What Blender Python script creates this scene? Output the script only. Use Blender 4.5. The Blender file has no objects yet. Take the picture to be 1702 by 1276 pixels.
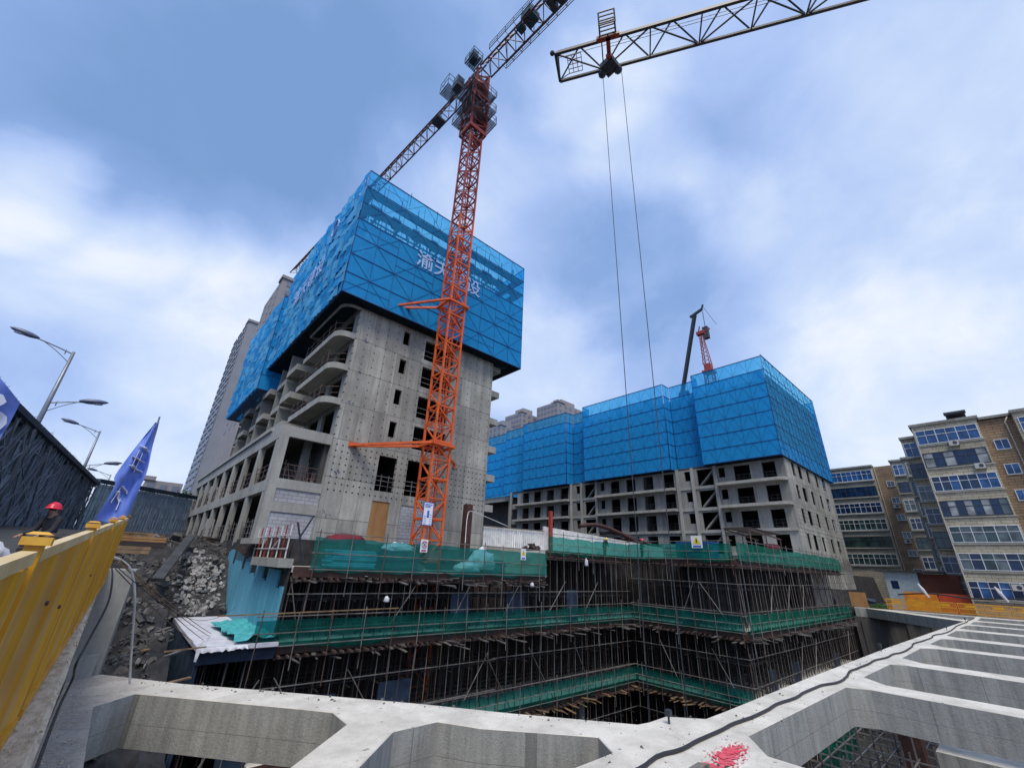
import bpy, bmesh, math, random
from mathutils import Vector, Matrix
random.seed(7)
rnd = random.random
def U(a, b): return a + (b - a) * rnd()
R = math.radians
S = bpy.context.scene
COL = S.collection

# ------------------------------------------------------------------ camera
cam_d = bpy.data.cameras.new('camera'); cam = bpy.data.objects.new('camera', cam_d); COL.objects.link(cam)
S.camera = cam
cam_d.sensor_width = 36.0; cam_d.lens = 36.0 * 696.37 / 1702.0
cam_d.clip_start = 0.05; cam_d.clip_end = 4000
yaw, pit, rol = R(48.5915), R(23.4716), R(2.548)
fw = Vector((math.cos(pit) * math.cos(yaw), math.cos(pit) * math.sin(yaw), math.sin(pit)))
rt = Vector((math.sin(yaw), -math.cos(yaw), 0)); up = rt.cross(fw)
rt2 = rt * math.cos(rol) + up * math.sin(rol); up2 = -rt * math.sin(rol) + up * math.cos(rol)
cam.matrix_world = Matrix(((rt2.x, up2.x, -fw.x, 0), (rt2.y, up2.y, -fw.y, 0), (rt2.z, up2.z, -fw.z, 0), (0, 0, 0, 1)))
S.render.resolution_x = 1024; S.render.resolution_y = 767
# ------------------------------------------------------------------ view
S.view_settings.view_transform = 'Standard'; S.view_settings.look = 'None'
S.view_settings.exposure = 0.14; S.view_settings.gamma = 1.0
S.cycles.max_bounces = 6; S.cycles.transparent_max_bounces = 24
# ------------------------------------------------------------------ world
SUN_EL, SUN_AZ = 60.0, 232.0            # azimuth measured from +X towards +Y
W = bpy.data.worlds.new('World'); S.world = W; W.use_nodes = True
nt = W.node_tree; nt.nodes.clear()
def N(nt, t, **k):
    n = nt.nodes.new(t)
    for a, b in k.items():
        if a == 'i':
            for x, y in b.items(): n.inputs[x].default_value = y
        else: setattr(n, a, b)
    return n
def mth(nt, op, a, b=None, c=None):
    n = nt.nodes.new('ShaderNodeMath'); n.operation = op
    for i, v in enumerate((a, b, c)):
        if v is None: continue
        if isinstance(v, (int, float)): n.inputs[i].default_value = v
        else: nt.links.new(v, n.inputs[i])
    return n.outputs[0]
def mixc(nt, f, a, b, mode='MIX'):
    n = nt.nodes.new('ShaderNodeMix'); n.data_type = 'RGBA'; n.blend_type = mode
    for s, v in ((n.inputs[0], f), (n.inputs[6], a), (n.inputs[7], b)):
        if isinstance(v, (int, float)): s.default_value = v
        elif isinstance(v, tuple): s.default_value = (v[0], v[1], v[2], 1)
        else: nt.links.new(v, s)
    return n.outputs[2]
def ramp(nt, v, pts):
    n = nt.nodes.new('ShaderNodeValToRGB'); e = n.color_ramp.elements
    while len(e) < len(pts): e.new(0.5)
    for i, (p, c) in enumerate(pts):
        e[i].position = p
        e[i].color = (c, c, c, 1) if isinstance(c, (int, float)) else (c[0], c[1], c[2], 1)
    nt.links.new(v, n.inputs[0]); return n.outputs[0]
sky = N(nt, 'ShaderNodeTexSky', sky_type='NISHITA', sun_disc=False)
sky.sun_elevation = R(SUN_EL); sky.sun_rotation = R(90 - SUN_AZ); sky.air_density = 1.2; sky.dust_density = 1.5
tc = N(nt, 'ShaderNodeTexCoord'); G = tc.outputs['Generated']
ns = N(nt, 'ShaderNodeTexNoise', i={'Scale': 1.5, 'Detail': 6.0, 'Roughness': 0.52, 'Distortion': 0.35})
mp = N(nt, 'ShaderNodeMapping', i={'Scale': (1.0, 1.0, 1.25)})
nt.links.new(G, mp.inputs[0]); nt.links.new(mp.outputs[0], ns.inputs['Vector'])
ns2 = N(nt, 'ShaderNodeTexNoise', i={'Scale': 4.5, 'Detail': 8.0, 'Roughness': 0.6, 'Distortion': 0.3})
nt.links.new(mp.outputs[0], ns2.inputs['Vector'])
# wobble the direction a little so that the cloud banks have soft torn borders
wob = N(nt, 'ShaderNodeVectorMath', operation='MULTIPLY_ADD')
nt.links.new(ns.outputs['Color'], wob.inputs[0]); wob.inputs[1].default_value = (.45, .45, .45)
sub = N(nt, 'ShaderNodeVectorMath', operation='SUBTRACT'); nt.links.new(G, sub.inputs[0]); sub.inputs[1].default_value = (.225, .225, .225)
nt.links.new(sub.outputs[0], wob.inputs[2])
wn = N(nt, 'ShaderNodeVectorMath', operation='NORMALIZE'); nt.links.new(wob.outputs[0], wn.inputs[0])
def blob(d, r0, r1):
    d = Vector(d).normalized()
    n = N(nt, 'ShaderNodeVectorMath', operation='DOT_PRODUCT'); nt.links.new(wn.outputs[0], n.inputs[0]); n.inputs[1].default_value = d
    m = N(nt, 'ShaderNodeMapRange', interpolation_type='SMOOTHSTEP')
    nt.links.new(n.outputs['Value'], m.inputs[0]); m.inputs[1].default_value = math.cos(R(r1)); m.inputs[2].default_value = math.cos(R(r0))
    return m.outputs[0]
def pxdir(x, y):
    return (fw + rt2 * ((x - 851) / 696.37) + up2 * ((638 - y) / 696.37)).normalized()
def acc(lst):
    v = None
    for (x, y, r0, r1, w) in lst:
        b = mth(nt, 'MULTIPLY', blob(pxdir(x, y), r0, r1), w)
        v = b if v is None else mth(nt, 'ADD', v, b)
    return v
# cloud banks named by the direction they stand in
white = acc([(110, 390, 2, 13, .30), (330, 500, 2, 12, .22), (20, 300, 1, 8, .35), (960, 160, 1, 9, .34), (1010, 310, 1, 8, .26), (1130, 370, 1, 7, .16), (200, 740, 3, 15, .06),
             (560, 640, 3, 13, .16), (900, 640, 2, 11, .25), (440, 420, 1, 9, .2), (1300, 480, 3, 16, .14), (1550, 620, 4, 20, .22), (1500, 250, 5, 24, .16), (250, 860, 2, 16, .18), (1100, 60, 2, 10, .12)])
dark = acc([(150, 150, 6, 24, .22), (400, 230, 4, 17, .30), (600, 200, 4, 16, .26), (740, 60, 3, 14, .12), (960, 480, 3, 12, .22), (1250, 330, 2, 13, .06), (90, 180, 2, 12, .1), (110, 560, 2, 12, .10), (280, 600, 2, 10, .06)])
fine = mth(nt, 'MULTIPLY', mth(nt, 'SUBTRACT', ns.outputs['Fac'], 0.5), 0.9)
fine2 = mth(nt, 'MULTIPLY', mth(nt, 'SUBTRACT', ns2.outputs['Fac'], 0.5), 0.5)
v = mth(nt, 'ADD', mth(nt, 'SUBTRACT', white, dark), 0.54)
v = mth(nt, 'ADD', v, mth(nt, 'ADD', fine, fine2))
K = 1.0 / 0.12
def c3(c): return tuple(x * K for x in c)
cloud = ramp(nt, v, [(0.0, (.19, .33, .62)), (.28, (.25, .395, .72)), (.55, (.40, .54, .88)), (.80, (.60, .72, .95)), (1.0, (.87, .91, .97))])
cl = N(nt, 'ShaderNodeVectorMath', operation='SCALE'); nt.links.new(cloud, cl.inputs[0]); cl.inputs['Scale'].default_value = K
skc = mixc(nt, 0.90, sky.outputs[0], cl.outputs[0])
bg = N(nt, 'ShaderNodeBackground', i={'Strength': 0.12}); nt.links.new(skc, bg.inputs[0])
wo = N(nt, 'ShaderNodeOutputWorld'); nt.links.new(bg.outputs[0], wo.inputs[0])
# ------------------------------------------------------------------ sun (veiled by cloud)
sd = bpy.data.lights.new('sun', 'SUN'); sd.energy = 2.6; sd.angle = R(24); sd.color = (1, .93, .82)
so = bpy.data.objects.new('sun', sd); COL.objects.link(so)
sdir = Vector((math.cos(R(SUN_EL)) * math.cos(R(SUN_AZ)), math.cos(R(SUN_EL)) * math.sin(R(SUN_AZ)), math.sin(R(SUN_EL))))
so.rotation_euler = sdir.to_track_quat('Z', 'Y').to_euler()

# ================================================================== materials
M = {}
def base(name, rough=.7, metal=0):
    m = bpy.data.materials.new(name); m.use_nodes = True; t = m.node_tree; M[name] = m
    b = t.nodes['Principled BSDF']; b.inputs['Roughness'].default_value = rough; b.inputs['Metallic'].default_value = metal
    return m, t, b
def simple(name, c, rough=.7, metal=0, var=.25, scale=3.0, bump=0.0, c2=None, stretch=(1, 1, 1), lo=.35, hi=.68):
    m, t, b = base(name, rough, metal)
    co = N(t, 'ShaderNodeTexCoord'); mp = N(t, 'ShaderNodeMapping', i={'Scale': stretch}); t.links.new(co.outputs['Object'], mp.inputs[0])
    n = N(t, 'ShaderNodeTexNoise', i={'Scale': scale, 'Detail': 6.0, 'Roughness': .62}); t.links.new(mp.outputs[0], n.inputs['Vector'])
    f = ramp(t, n.outputs['Fac'], [(lo, 0), (hi, 1)])
    if c2 is None: c2 = tuple(x * (1 - var) for x in c)
    col = mixc(t, f, c2, c)
    t.links.new(col, b.inputs['Base Color'])
    if bump:
        bp = N(t, 'ShaderNodeBump', i={'Strength': bump, 'Distance': .03}); t.links.new(n.outputs['Fac'], bp.inputs['Height']); t.links.new(bp.outputs[0], b.inputs['Normal'])
    return m
def lattice(t, vec, ax, period, width):
    """1 on thin lines every period metres along axis ax"""
    s = N(t, 'ShaderNodeSeparateXYZ'); t.links.new(vec, s.inputs[0])
    a = mth(t, 'ABSOLUTE', mth(t, 'SUBTRACT', mth(t, 'FRACT', mth(t, 'DIVIDE', s.outputs[ax], period)), .5))
    return mth(t, 'GREATER_THAN', a, .5 - width / period / 2)
def concrete(name, c=(.30, .295, .27), dots=None, joints=True, horiz='X', streak=.5, rough=.85, stain=.5, dark=.55, zr=None, var=1.0):
    m, t, b = base(name, rough)
    co = N(t, 'ShaderNodeTexCoord'); O = co.outputs['Object']
    n1 = N(t, 'ShaderNodeTexNoise', i={'Scale': .35, 'Detail': 5.0, 'Roughness': .6}); t.links.new(O, n1.inputs['Vector'])
    mp = N(t, 'ShaderNodeMapping', i={'Scale': (1.0, 1.0, .10)}); t.links.new(O, mp.inputs[0])
    n2 = N(t, 'ShaderNodeTexNoise', i={'Scale': 1.3, 'Detail': 5.0, 'Roughness': .7}); t.links.new(mp.outputs[0], n2.inputs['Vector'])
    n3 = N(t, 'ShaderNodeTexNoise', i={'Scale': 7.0, 'Detail': 8.0, 'Roughness': .7}); t.links.new(O, n3.inputs['Vector'])
    f1 = ramp(t, n1.outputs['Fac'], [(.3, dark), (.7, 1.08)])
    f2 = ramp(t, n2.outputs['Fac'], [(.3, 1 - streak * .6), (.62, 1.05)])
    f3 = ramp(t, n3.outputs['Fac'], [(.25, .80), (.75, 1.12)])
    col = mixc(t, stain, c, f1, 'MULTIPLY'); col = mixc(t, .8, col, f2, 'MULTIPLY'); col = mixc(t, 1., col, f3, 'MULTIPLY')
    s = N(t, 'ShaderNodeSeparateXYZ'); t.links.new(O, s.inputs[0])
    H = s.outputs[0] if horiz == 'X' else s.outputs[1]; Z = s.outputs[2]
    if joints:
        # per formwork panel tone
        cell = N(t, 'ShaderNodeTexWhiteNoise', noise_dimensions='2D'); cv = N(t, 'ShaderNodeCombineXYZ')
        t.links.new(mth(t, 'FLOOR', mth(t, 'DIVIDE', H, 1.25)), cv.inputs[0]); t.links.new(mth(t, 'FLOOR', mth(t, 'DIVIDE', mth(t, 'SUBTRACT', Z, 2.7), 3.0)), cv.inputs[1])
        t.links.new(cv.outputs[0], cell.inputs['Vector'])
        pt = mth(t, 'MULTIPLY_ADD', cell.outputs['Value'], .34, .80)
        col = mixc(t, 1., col, pt, 'MULTIPLY')
        def line(v, per, off, w):
            a = mth(t, 'ABSOLUTE', mth(t, 'SUBTRACT', mth(t, 'FRACT', mth(t, 'DIVIDE', mth(t, 'SUBTRACT', v, off), per)), .5))
            return mth(t, 'GREATER_THAN', a, .5 - w / per / 2)
        l = mth(t, 'MAXIMUM', line(H, 1.25, 0, .035), line(Z, 3.0, 2.7, .07))
        col = mixc(t, mth(t, 'MULTIPLY', l, .62), col, (.10, .098, .09))
    if dots:
        for (px_, pz, z0, z1, r) in dots:
            def fr(v, p): return mth(t, 'MULTIPLY', mth(t, 'SUBTRACT', mth(t, 'FRACT', mth(t, 'DIVIDE', v, p)), .5), p)
            jx = mth(t, 'ADD', H, 0)
            dx = fr(jx, px_); dz = fr(Z, pz)
            d = mth(t, 'SQRT', mth(t, 'ADD', mth(t, 'MULTIPLY', dx, dx), mth(t, 'MULTIPLY', dz, dz)))
            on = mth(t, 'LESS_THAN', d, r)
            on = mth(t, 'MULTIPLY', on, mth(t, 'MULTIPLY', mth(t, 'GREATER_THAN', Z, z0), mth(t, 'LESS_THAN', Z, z1)))
            col = mixc(t, on, col, (.03, .03, .03))
    t.links.new(col, b.inputs['Base Color'])
    bp = N(t, 'ShaderNodeBump', i={'Strength': .35, 'Distance': .02}); t.links.new(n3.outputs['Fac'], bp.inputs['Height']); t.links.new(bp.outputs[0], b.inputs['Normal'])
    return m
def netting(name, c, alpha, gloss=.15, scale=14., fold=1.0, var=.25):
    m, t, b = base(name, .6); b.inputs['Specular IOR Level'].default_value = .2
    co = N(t, 'ShaderNodeTexCoord'); n = N(t, 'ShaderNodeTexNoise', i={'Scale': 1.3, 'Detail': 8.0, 'Roughness': .72}); t.links.new(co.outputs['Object'], n.inputs['Vector'])
    f = ramp(t, n.outputs['Fac'], [(.3, 1 - var), (.7, 1 + var)])
    col = mixc(t, 1., c, f, 'MULTIPLY'); t.links.new(col, b.inputs['Base Color'])
    tl = N(t, 'ShaderNodeBsdfTranslucent'); t.links.new(col, tl.inputs[0])
    tp = N(t, 'ShaderNodeBsdfTransparent'); tp.inputs[0].default_value = (min(1, c[0] * .9 + .22), min(1, c[1] * .6 + .5), min(1, c[2] * .5 + .55), 1)
    m1 = N(t, 'ShaderNodeMixShader', i={'Fac': .35}); t.links.new(b.outputs[0], m1.inputs[1]); t.links.new(tl.outputs[0], m1.inputs[2])
    m2 = N(t, 'ShaderNodeMixShader'); t.links.new(m1.outputs[0], m2.inputs[1]); t.links.new(tp.outputs[0], m2.inputs[2])
    fa = ramp(t, n.outputs['Fac'], [(.25, alpha * .8), (.75, min(1, alpha * 1.2))]); t.links.new(fa, m2.inputs[0])
    t.links.new(m2.outputs[0], t.nodes['Material Output'].inputs[0])
    return m
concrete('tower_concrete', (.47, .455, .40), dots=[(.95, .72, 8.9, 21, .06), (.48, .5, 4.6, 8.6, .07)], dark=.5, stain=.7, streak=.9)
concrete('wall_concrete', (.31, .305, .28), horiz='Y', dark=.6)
concrete('dark_concrete', (.13, .12, .11), horiz='Y', streak=1.0)  # darker concrete tone with strong vertical streaks
concrete('slab_concrete', (.40, .39, .35), joints=False, streak=.6, dark=.6)
concrete('inner_shade_concrete', (.075, .072, .068), joints=False)  # shade inside the bays put into a near black concrete colour
concrete('deck_concrete', (.62, .59, .53), joints=False, streak=.0, stain=.35, dark=.75)
simple('coping_concrete', (.66, .55, .40), .95, c2=(.36, .29, .20), scale=9., bump=1.2, stretch=(1.6, .8, 1), lo=.3, hi=.55)
# the strut beams: same cast concrete, rougher wash plus painted overhead light on top faces
def strut_mat():
    m, t, b = base('strut_concrete', .9)
    co = N(t, 'ShaderNodeTexCoord'); O = co.outputs['Object']; ge = N(t, 'ShaderNodeNewGeometry')
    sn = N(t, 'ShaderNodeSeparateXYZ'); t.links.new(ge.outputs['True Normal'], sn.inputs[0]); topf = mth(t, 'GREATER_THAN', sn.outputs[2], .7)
    n1 = N(t, 'ShaderNodeTexNoise', i={'Scale': 1.1, 'Detail': 8.0, 'Roughness': .65}); t.links.new(O, n1.inputs['Vector'])
    n3 = N(t, 'ShaderNodeTexNoise', i={'Scale': 22.0, 'Detail': 8.0, 'Roughness': .75}); t.links.new(O, n3.inputs['Vector'])
    mp = N(t, 'ShaderNodeMapping', i={'Scale': (2.5, 2.5, .3)}); t.links.new(O, mp.inputs[0])
    n2 = N(t, 'ShaderNodeTexNoise', i={'Scale': 1.6, 'Detail': 6.0, 'Roughness': .7}); t.links.new(mp.outputs[0], n2.inputs['Vector'])
    vo = N(t, 'ShaderNodeTexVoronoi', i={'Scale': 3.2}); t.links.new(O, vo.inputs['Vector'])
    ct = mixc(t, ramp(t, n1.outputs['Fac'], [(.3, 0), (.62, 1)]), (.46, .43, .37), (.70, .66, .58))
    ct = mixc(t, ramp(t, n3.outputs['Fac'], [(.30, .75), (.44, 0)]), ct, (.30, .28, .24))
    sx = N(t, 'ShaderNodeSeparateXYZ'); t.links.new(O, sx.inputs[0])
    dm = mth(t, 'ADD', mth(t, 'MULTIPLY', mth(t, 'SUBTRACT', 2.6, sx.outputs[0]), .45), mth(t, 'MULTIPLY', mth(t, 'SUBTRACT', n1.outputs['Fac'], .5), 3.0))
    ct = mixc(t, ramp(t, dm, [(.25, 0), (.95, .85)]), ct, mixc(t, ramp(t, n3.outputs['Fac'], [(.35, 0), (.6, 1)]), (.17, .16, .14), (.40, .345, .30)))
    n5 = N(t, 'ShaderNodeTexNoise', i={'Scale': .55, 'Detail': 10.0, 'Roughness': .7, 'Distortion': 1.2}); t.links.new(O, n5.inputs['Vector'])
    ct = mixc(t, ramp(t, n5.outputs['Fac'], [(.52, 0), (.70, .55)]), ct, (.42, .39, .34))
    spk = mth(t, 'MULTIPLY', mth(t, 'LESS_THAN', vo.outputs['Distance'], .10), .8); ct = mixc(t, spk, ct, (.2, .19, .17))
    # side faces: formwork sheets, joints and rust streaks
    s = N(t, 'ShaderNodeSeparateXYZ'); t.links.new(O, s.inputs[0])
    d = mth(t, 'ADD', s.outputs[0], mth(t, 'MULTIPLY', s.outputs[1], 1.13))
    a = mth(t, 'ABSOLUTE', mth(t, 'SUBTRACT', mth(t, 'FRACT', mth(t, 'DIVIDE', d, 1.83)), .5)); jl = mth(t, 'GREATER_THAN', a, .493)
    hz = mth(t, 'LESS_THAN', mth(t, 'ABSOLUTE', mth(t, 'ADD', s.outputs[2], 3.32)), .006)
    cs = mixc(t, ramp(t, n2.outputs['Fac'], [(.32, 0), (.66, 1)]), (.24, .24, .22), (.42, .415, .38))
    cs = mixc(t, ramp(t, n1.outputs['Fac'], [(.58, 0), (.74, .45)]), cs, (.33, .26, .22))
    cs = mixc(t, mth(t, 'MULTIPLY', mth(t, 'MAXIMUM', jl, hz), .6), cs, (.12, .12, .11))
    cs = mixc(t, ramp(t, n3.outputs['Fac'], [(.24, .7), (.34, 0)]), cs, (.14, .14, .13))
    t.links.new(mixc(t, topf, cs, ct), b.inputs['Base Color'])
    h = mth(t, 'ADD', n3.outputs['Fac'], mth(t, 'MULTIPLY', n1.outputs['Fac'], 2.))
    bp = N(t, 'ShaderNodeBump', i={'Strength': .5, 'Distance': .04}); t.links.new(h, bp.inputs['Height']); t.links.new(bp.outputs[0], b.inputs['Normal'])
strut_mat()
netting('blue_mesh', (.02, .37, .80), .06, var=.14)
netting('blue_mesh_pale', (.13, .52, .86), .06, var=.1)  # sheen of the long side put into a paler blue
netting('blue_mesh_sheer', (.05, .46, .88), .56, var=.12)
netting('green_net', (.01, .17, .135), .52, var=.5)
simple('turquoise_sheet', (.10, .50, .50), .5, c2=(.04, .30, .32), scale=2., bump=.4, stretch=(1, 4, 1))
netting('green_net_pale', (.03, .26, .22), .50, var=.35)
netting('green_net_bright', (.012, .24, .15), .48, var=.4)
netting('dark_net', (.02, .035, .045), .35)
netting('slate_net', (.21, .27, .33), .06)
simple('screen_frame', (.006, .085, .26), .6)
simple('orange_paint', (.78, .135, .012), .45, var=.35, scale=2.5, c2=(.55, .08, .012))
simple('red_paint', (.38, .05, .03), .5, var=.4)
simple('dark_steel', (.035, .04, .055), .5, var=.3)
simple('dark_teal', (.02, .07, .09), .5)
simple('jib_red', (.17, .065, .06), .5, c2=(.08, .04, .045))
simple('jib_steel', (.045, .042, .05), .5, var=.4, scale=1.2)
simple('rust_steel', (.13, .085, .07), .7, var=.5, scale=1.5, c2=(.06, .035, .03))
simple('pole_steel', (.27, .26, .25), .55, metal=.2, c2=(.10, .085, .075), scale=1.1)
simple('pole_blue', (.32, .37, .43), .6, c2=(.12, .15, .18), scale=1.1)
simple('pole_dark', (.075, .07, .07), .6, metal=.1, c2=(.025, .022, .02), scale=1.1)  # darkened so the inner scaffold rows carry shade in their colour
simple('formwork_red', (.10, .035, .025), .8, c2=(.04, .02, .018), scale=2.)
simple('timber', (.33, .22, .11), .8, c2=(.16, .10, .06), scale=2.)
simple('plywood_dark', (.045, .03, .025), .8, scale=2.)  # near black so the basement walls carry shade in their colour
simple('white_paint', (.72, .72, .70), .6, c2=(.5, .49, .47), scale=2.)
simple('white_sheet', (.72, .72, .76), .6, c2=(.5, .5, .56), scale=2., bump=.5)
simple('yellow_paint', (.66, .325, .010), .4, c2=(.50, .215, .008), scale=1.6, stretch=(1, 1, .35), lo=.3, hi=.6)
simple('yellow_cap', (.74, .42, .05), .4, c2=(.55, .26, .03), scale=4.)
simple('cream_rail', (.72, .58, .34), .5, c2=(.55, .38, .15), scale=4.)
simple('orange_plastic', (.72, .27, .02), .5, c2=(.50, .16, .015), scale=1.2)
simple('gold_plastic', (.72, .36, .02), .5, c2=(.52, .22, .01), scale=1.2)
simple('red_plastic', (.55, .07, .02), .5)
simple('earth', (.055, .051, .050), .95, c2=(.016, .016, .018), scale=1.3, bump=1.0)
simple('asphalt', (.06, .06, .06), .9, scale=2.)
simple('paving', (.22, .21, .19), .9, c2=(.12, .11, .10), scale=1.)
simple('rubble_white', (.42, .41, .40), .9, c2=(.2, .19, .18), scale=2.)
simple('rubble_grey', (.15, .14, .13), .9, c2=(.05, .048, .046), scale=1.5)
simple('lightblue_paint', (.13, .42, .56), .6, c2=(.07, .28, .42), scale=1.2, stretch=(1, 4, .3))
simple('darkblue_board', (.035, .065, .11), .6, c2=(.015, .025, .05), scale=1.5)
simple('rubber', (.022, .02, .025), .5)
simple('hose_white', (.66, .66, .66), .4)
simple('lamp_steel', (.24, .26, .30), .4, metal=.4)
simple('lamp_shell', (.10, .12, .20), .35)
simple('lamp_glass', (.45, .48, .55), .2)
simple('flag_blue', (.17, .27, .72), .6, c2=(.10, .18, .60))
simple('flag_print', (.60, .66, .82), .6)
simple('red_fabric', (.16, .008, .02), .8)
simple('helmet_red', (.70, .02, .05), .3, var=.1)
simple('helmet_yellow', (.75, .55, .05), .3, var=.1)
simple('skin', (.36, .20, .13), .55, var=.1)
simple('dark_cloth', (.02, .022, .03), .85)
simple('purple_cloth', (.07, .02, .05), .85)
simple('jeans', (.05, .07, .12), .85)
simple('hair', (.02, .015, .012), .6)
simple('ochre_board', (.42, .24, .10), .8, c2=(.32, .15, .05), scale=1.4, stretch=(1, 1, .3))
simple('sign_white', (.80, .80, .82), .5, var=.05)
simple('sign_blue', (.03, .12, .55), .5, var=.05)
simple('sign_red', (.45, .03, .10), .5, var=.05)
simple('sign_yellow', (.75, .62, .05), .5, var=.05)
simple('sign_black', (.02, .02, .02), .5)
simple('screen_letter', (.40, .56, .86), .6, var=.12)
simple('wall_mark', (.04, .13, .42), .8)
simple('red_mark', (.68, .05, .09), .8, c2=(.62, .12, .15))
simple('plant_green', (.06, .14, .03), .8, c2=(.03, .07, .02), scale=6.)
simple('tan_block', (.36, .32, .25), .9)
simple('ac_white', (.50, .50, .47), .5)
simple('pipe_cream', (.55, .50, .42), .5)
simple('frame_white', (.66, .68, .70), .4, var=.1)
simple('frame_dark', (.05, .06, .07), .4)
simple('haze_wall', (.30, .31, .34), .9, var=.12, scale=.2)
simple('haze_wall_warm', (.33, .31, .31), .9, var=.15, scale=.2)
simple('haze_glass', (.20, .24, .32), .4, var=.3)
simple('shed_white', (.40, .48, .50), .6)
simple('brick_red', (.18, .055, .03), .8)
def glass(name, c, rough=.12, spec=.6):
    m, t, b = base(name, rough); co = N(t, 'ShaderNodeTexCoord')
    n = N(t, 'ShaderNodeTexNoise', i={'Scale': .9, 'Detail': 3.0}); t.links.new(co.outputs['Object'], n.inputs['Vector'])
    t.links.new(mixc(t, ramp(t, n.outputs['Fac'], [(.35, 0), (.65, 1)]), tuple(x * .35 for x in c), c), b.inputs['Base Color'])
    b.inputs['Specular IOR Level'].default_value = spec
glass('glass_blue', (.03, .12, .33)); glass('glass_navy', (.015, .04, .10)); glass('glass_grey', (.13, .17, .18)); glass('glass_green', (.04, .08, .08)); glass('curtain_pane', (.42, .45, .46), .4, .3)
def brick(name, c1, c2, mortar, w, h, axis='Y', ms=.02):
    m, t, b = base(name, .85); co = N(t, 'ShaderNodeTexCoord'); s = N(t, 'ShaderNodeSeparateXYZ'); t.links.new(co.outputs['Object'], s.inputs[0])
    cb = N(t, 'ShaderNodeCombineXYZ'); t.links.new(s.outputs[1 if axis == 'Y' else 0], cb.inputs[0]); t.links.new(s.outputs[2], cb.inputs[1])
    k = N(t, 'ShaderNodeTexBrick', i={'Scale': 1.0, 'Mortar Size': ms, 'Brick Width': w, 'Row Height': h, 'Color1': (*c1, 1), 'Color2': (*c2, 1), 'Mortar': (*mortar, 1)})
    t.links.new(cb.outputs[0], k.inputs['Vector'])
    n = N(t, 'ShaderNodeTexNoise', i={'Scale': .6, 'Detail': 6.0}); t.links.new(co.outputs['Object'], n.inputs['Vector'])
    t.links.new(mixc(t, 1., k.outputs['Color'], ramp(t, n.outputs['Fac'], [(.3, .7), (.7, 1.1)]), 'MULTIPLY'), b.inputs['Base Color'])
brick('cream_tile', (.50, .45, .34), (.42, .37, .27), (.14, .12, .09), .9, .32)
brick('brown_tile', (.36, .25, .155), (.29, .195, .12), (.07, .05, .035), 1.1, .30)
brick('block_infill', (.46, .46, .48), (.40, .40, .43), (.24, .24, .25), .6, .25, 'X', .02)

t = M['yellow_paint'].node_tree; b = t.nodes['Principled BSDF']; old = b.inputs['Base Color'].links[0].from_socket
co = N(t, 'ShaderNodeTexCoord'); n_ = N(t, 'ShaderNodeTexNoise', i={'Scale': 9.0, 'Detail': 10.0, 'Roughness': .75}); t.links.new(co.outputs['Object'], n_.inputs['Vector'])
mp_ = N(t, 'ShaderNodeMapping', i={'Scale': (30, 30, 1.2)}); t.links.new(co.outputs['Object'], mp_.inputs[0]); n2_ = N(t, 'ShaderNodeTexNoise', i={'Scale': 1.0, 'Detail': 6.0}); t.links.new(mp_.outputs[0], n2_.inputs['Vector'])
c_ = mixc(t, ramp(t, n2_.outputs['Fac'], [(.48, 0), (.72, .35)]), old, (.25, .13, .03))
c_ = mixc(t, ramp(t, n_.outputs['Fac'], [(.66, 0), (.72, .85)]), c_, (.12, .05, .02)); t.links.new(c_, b.inputs['Base Color'])
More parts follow.
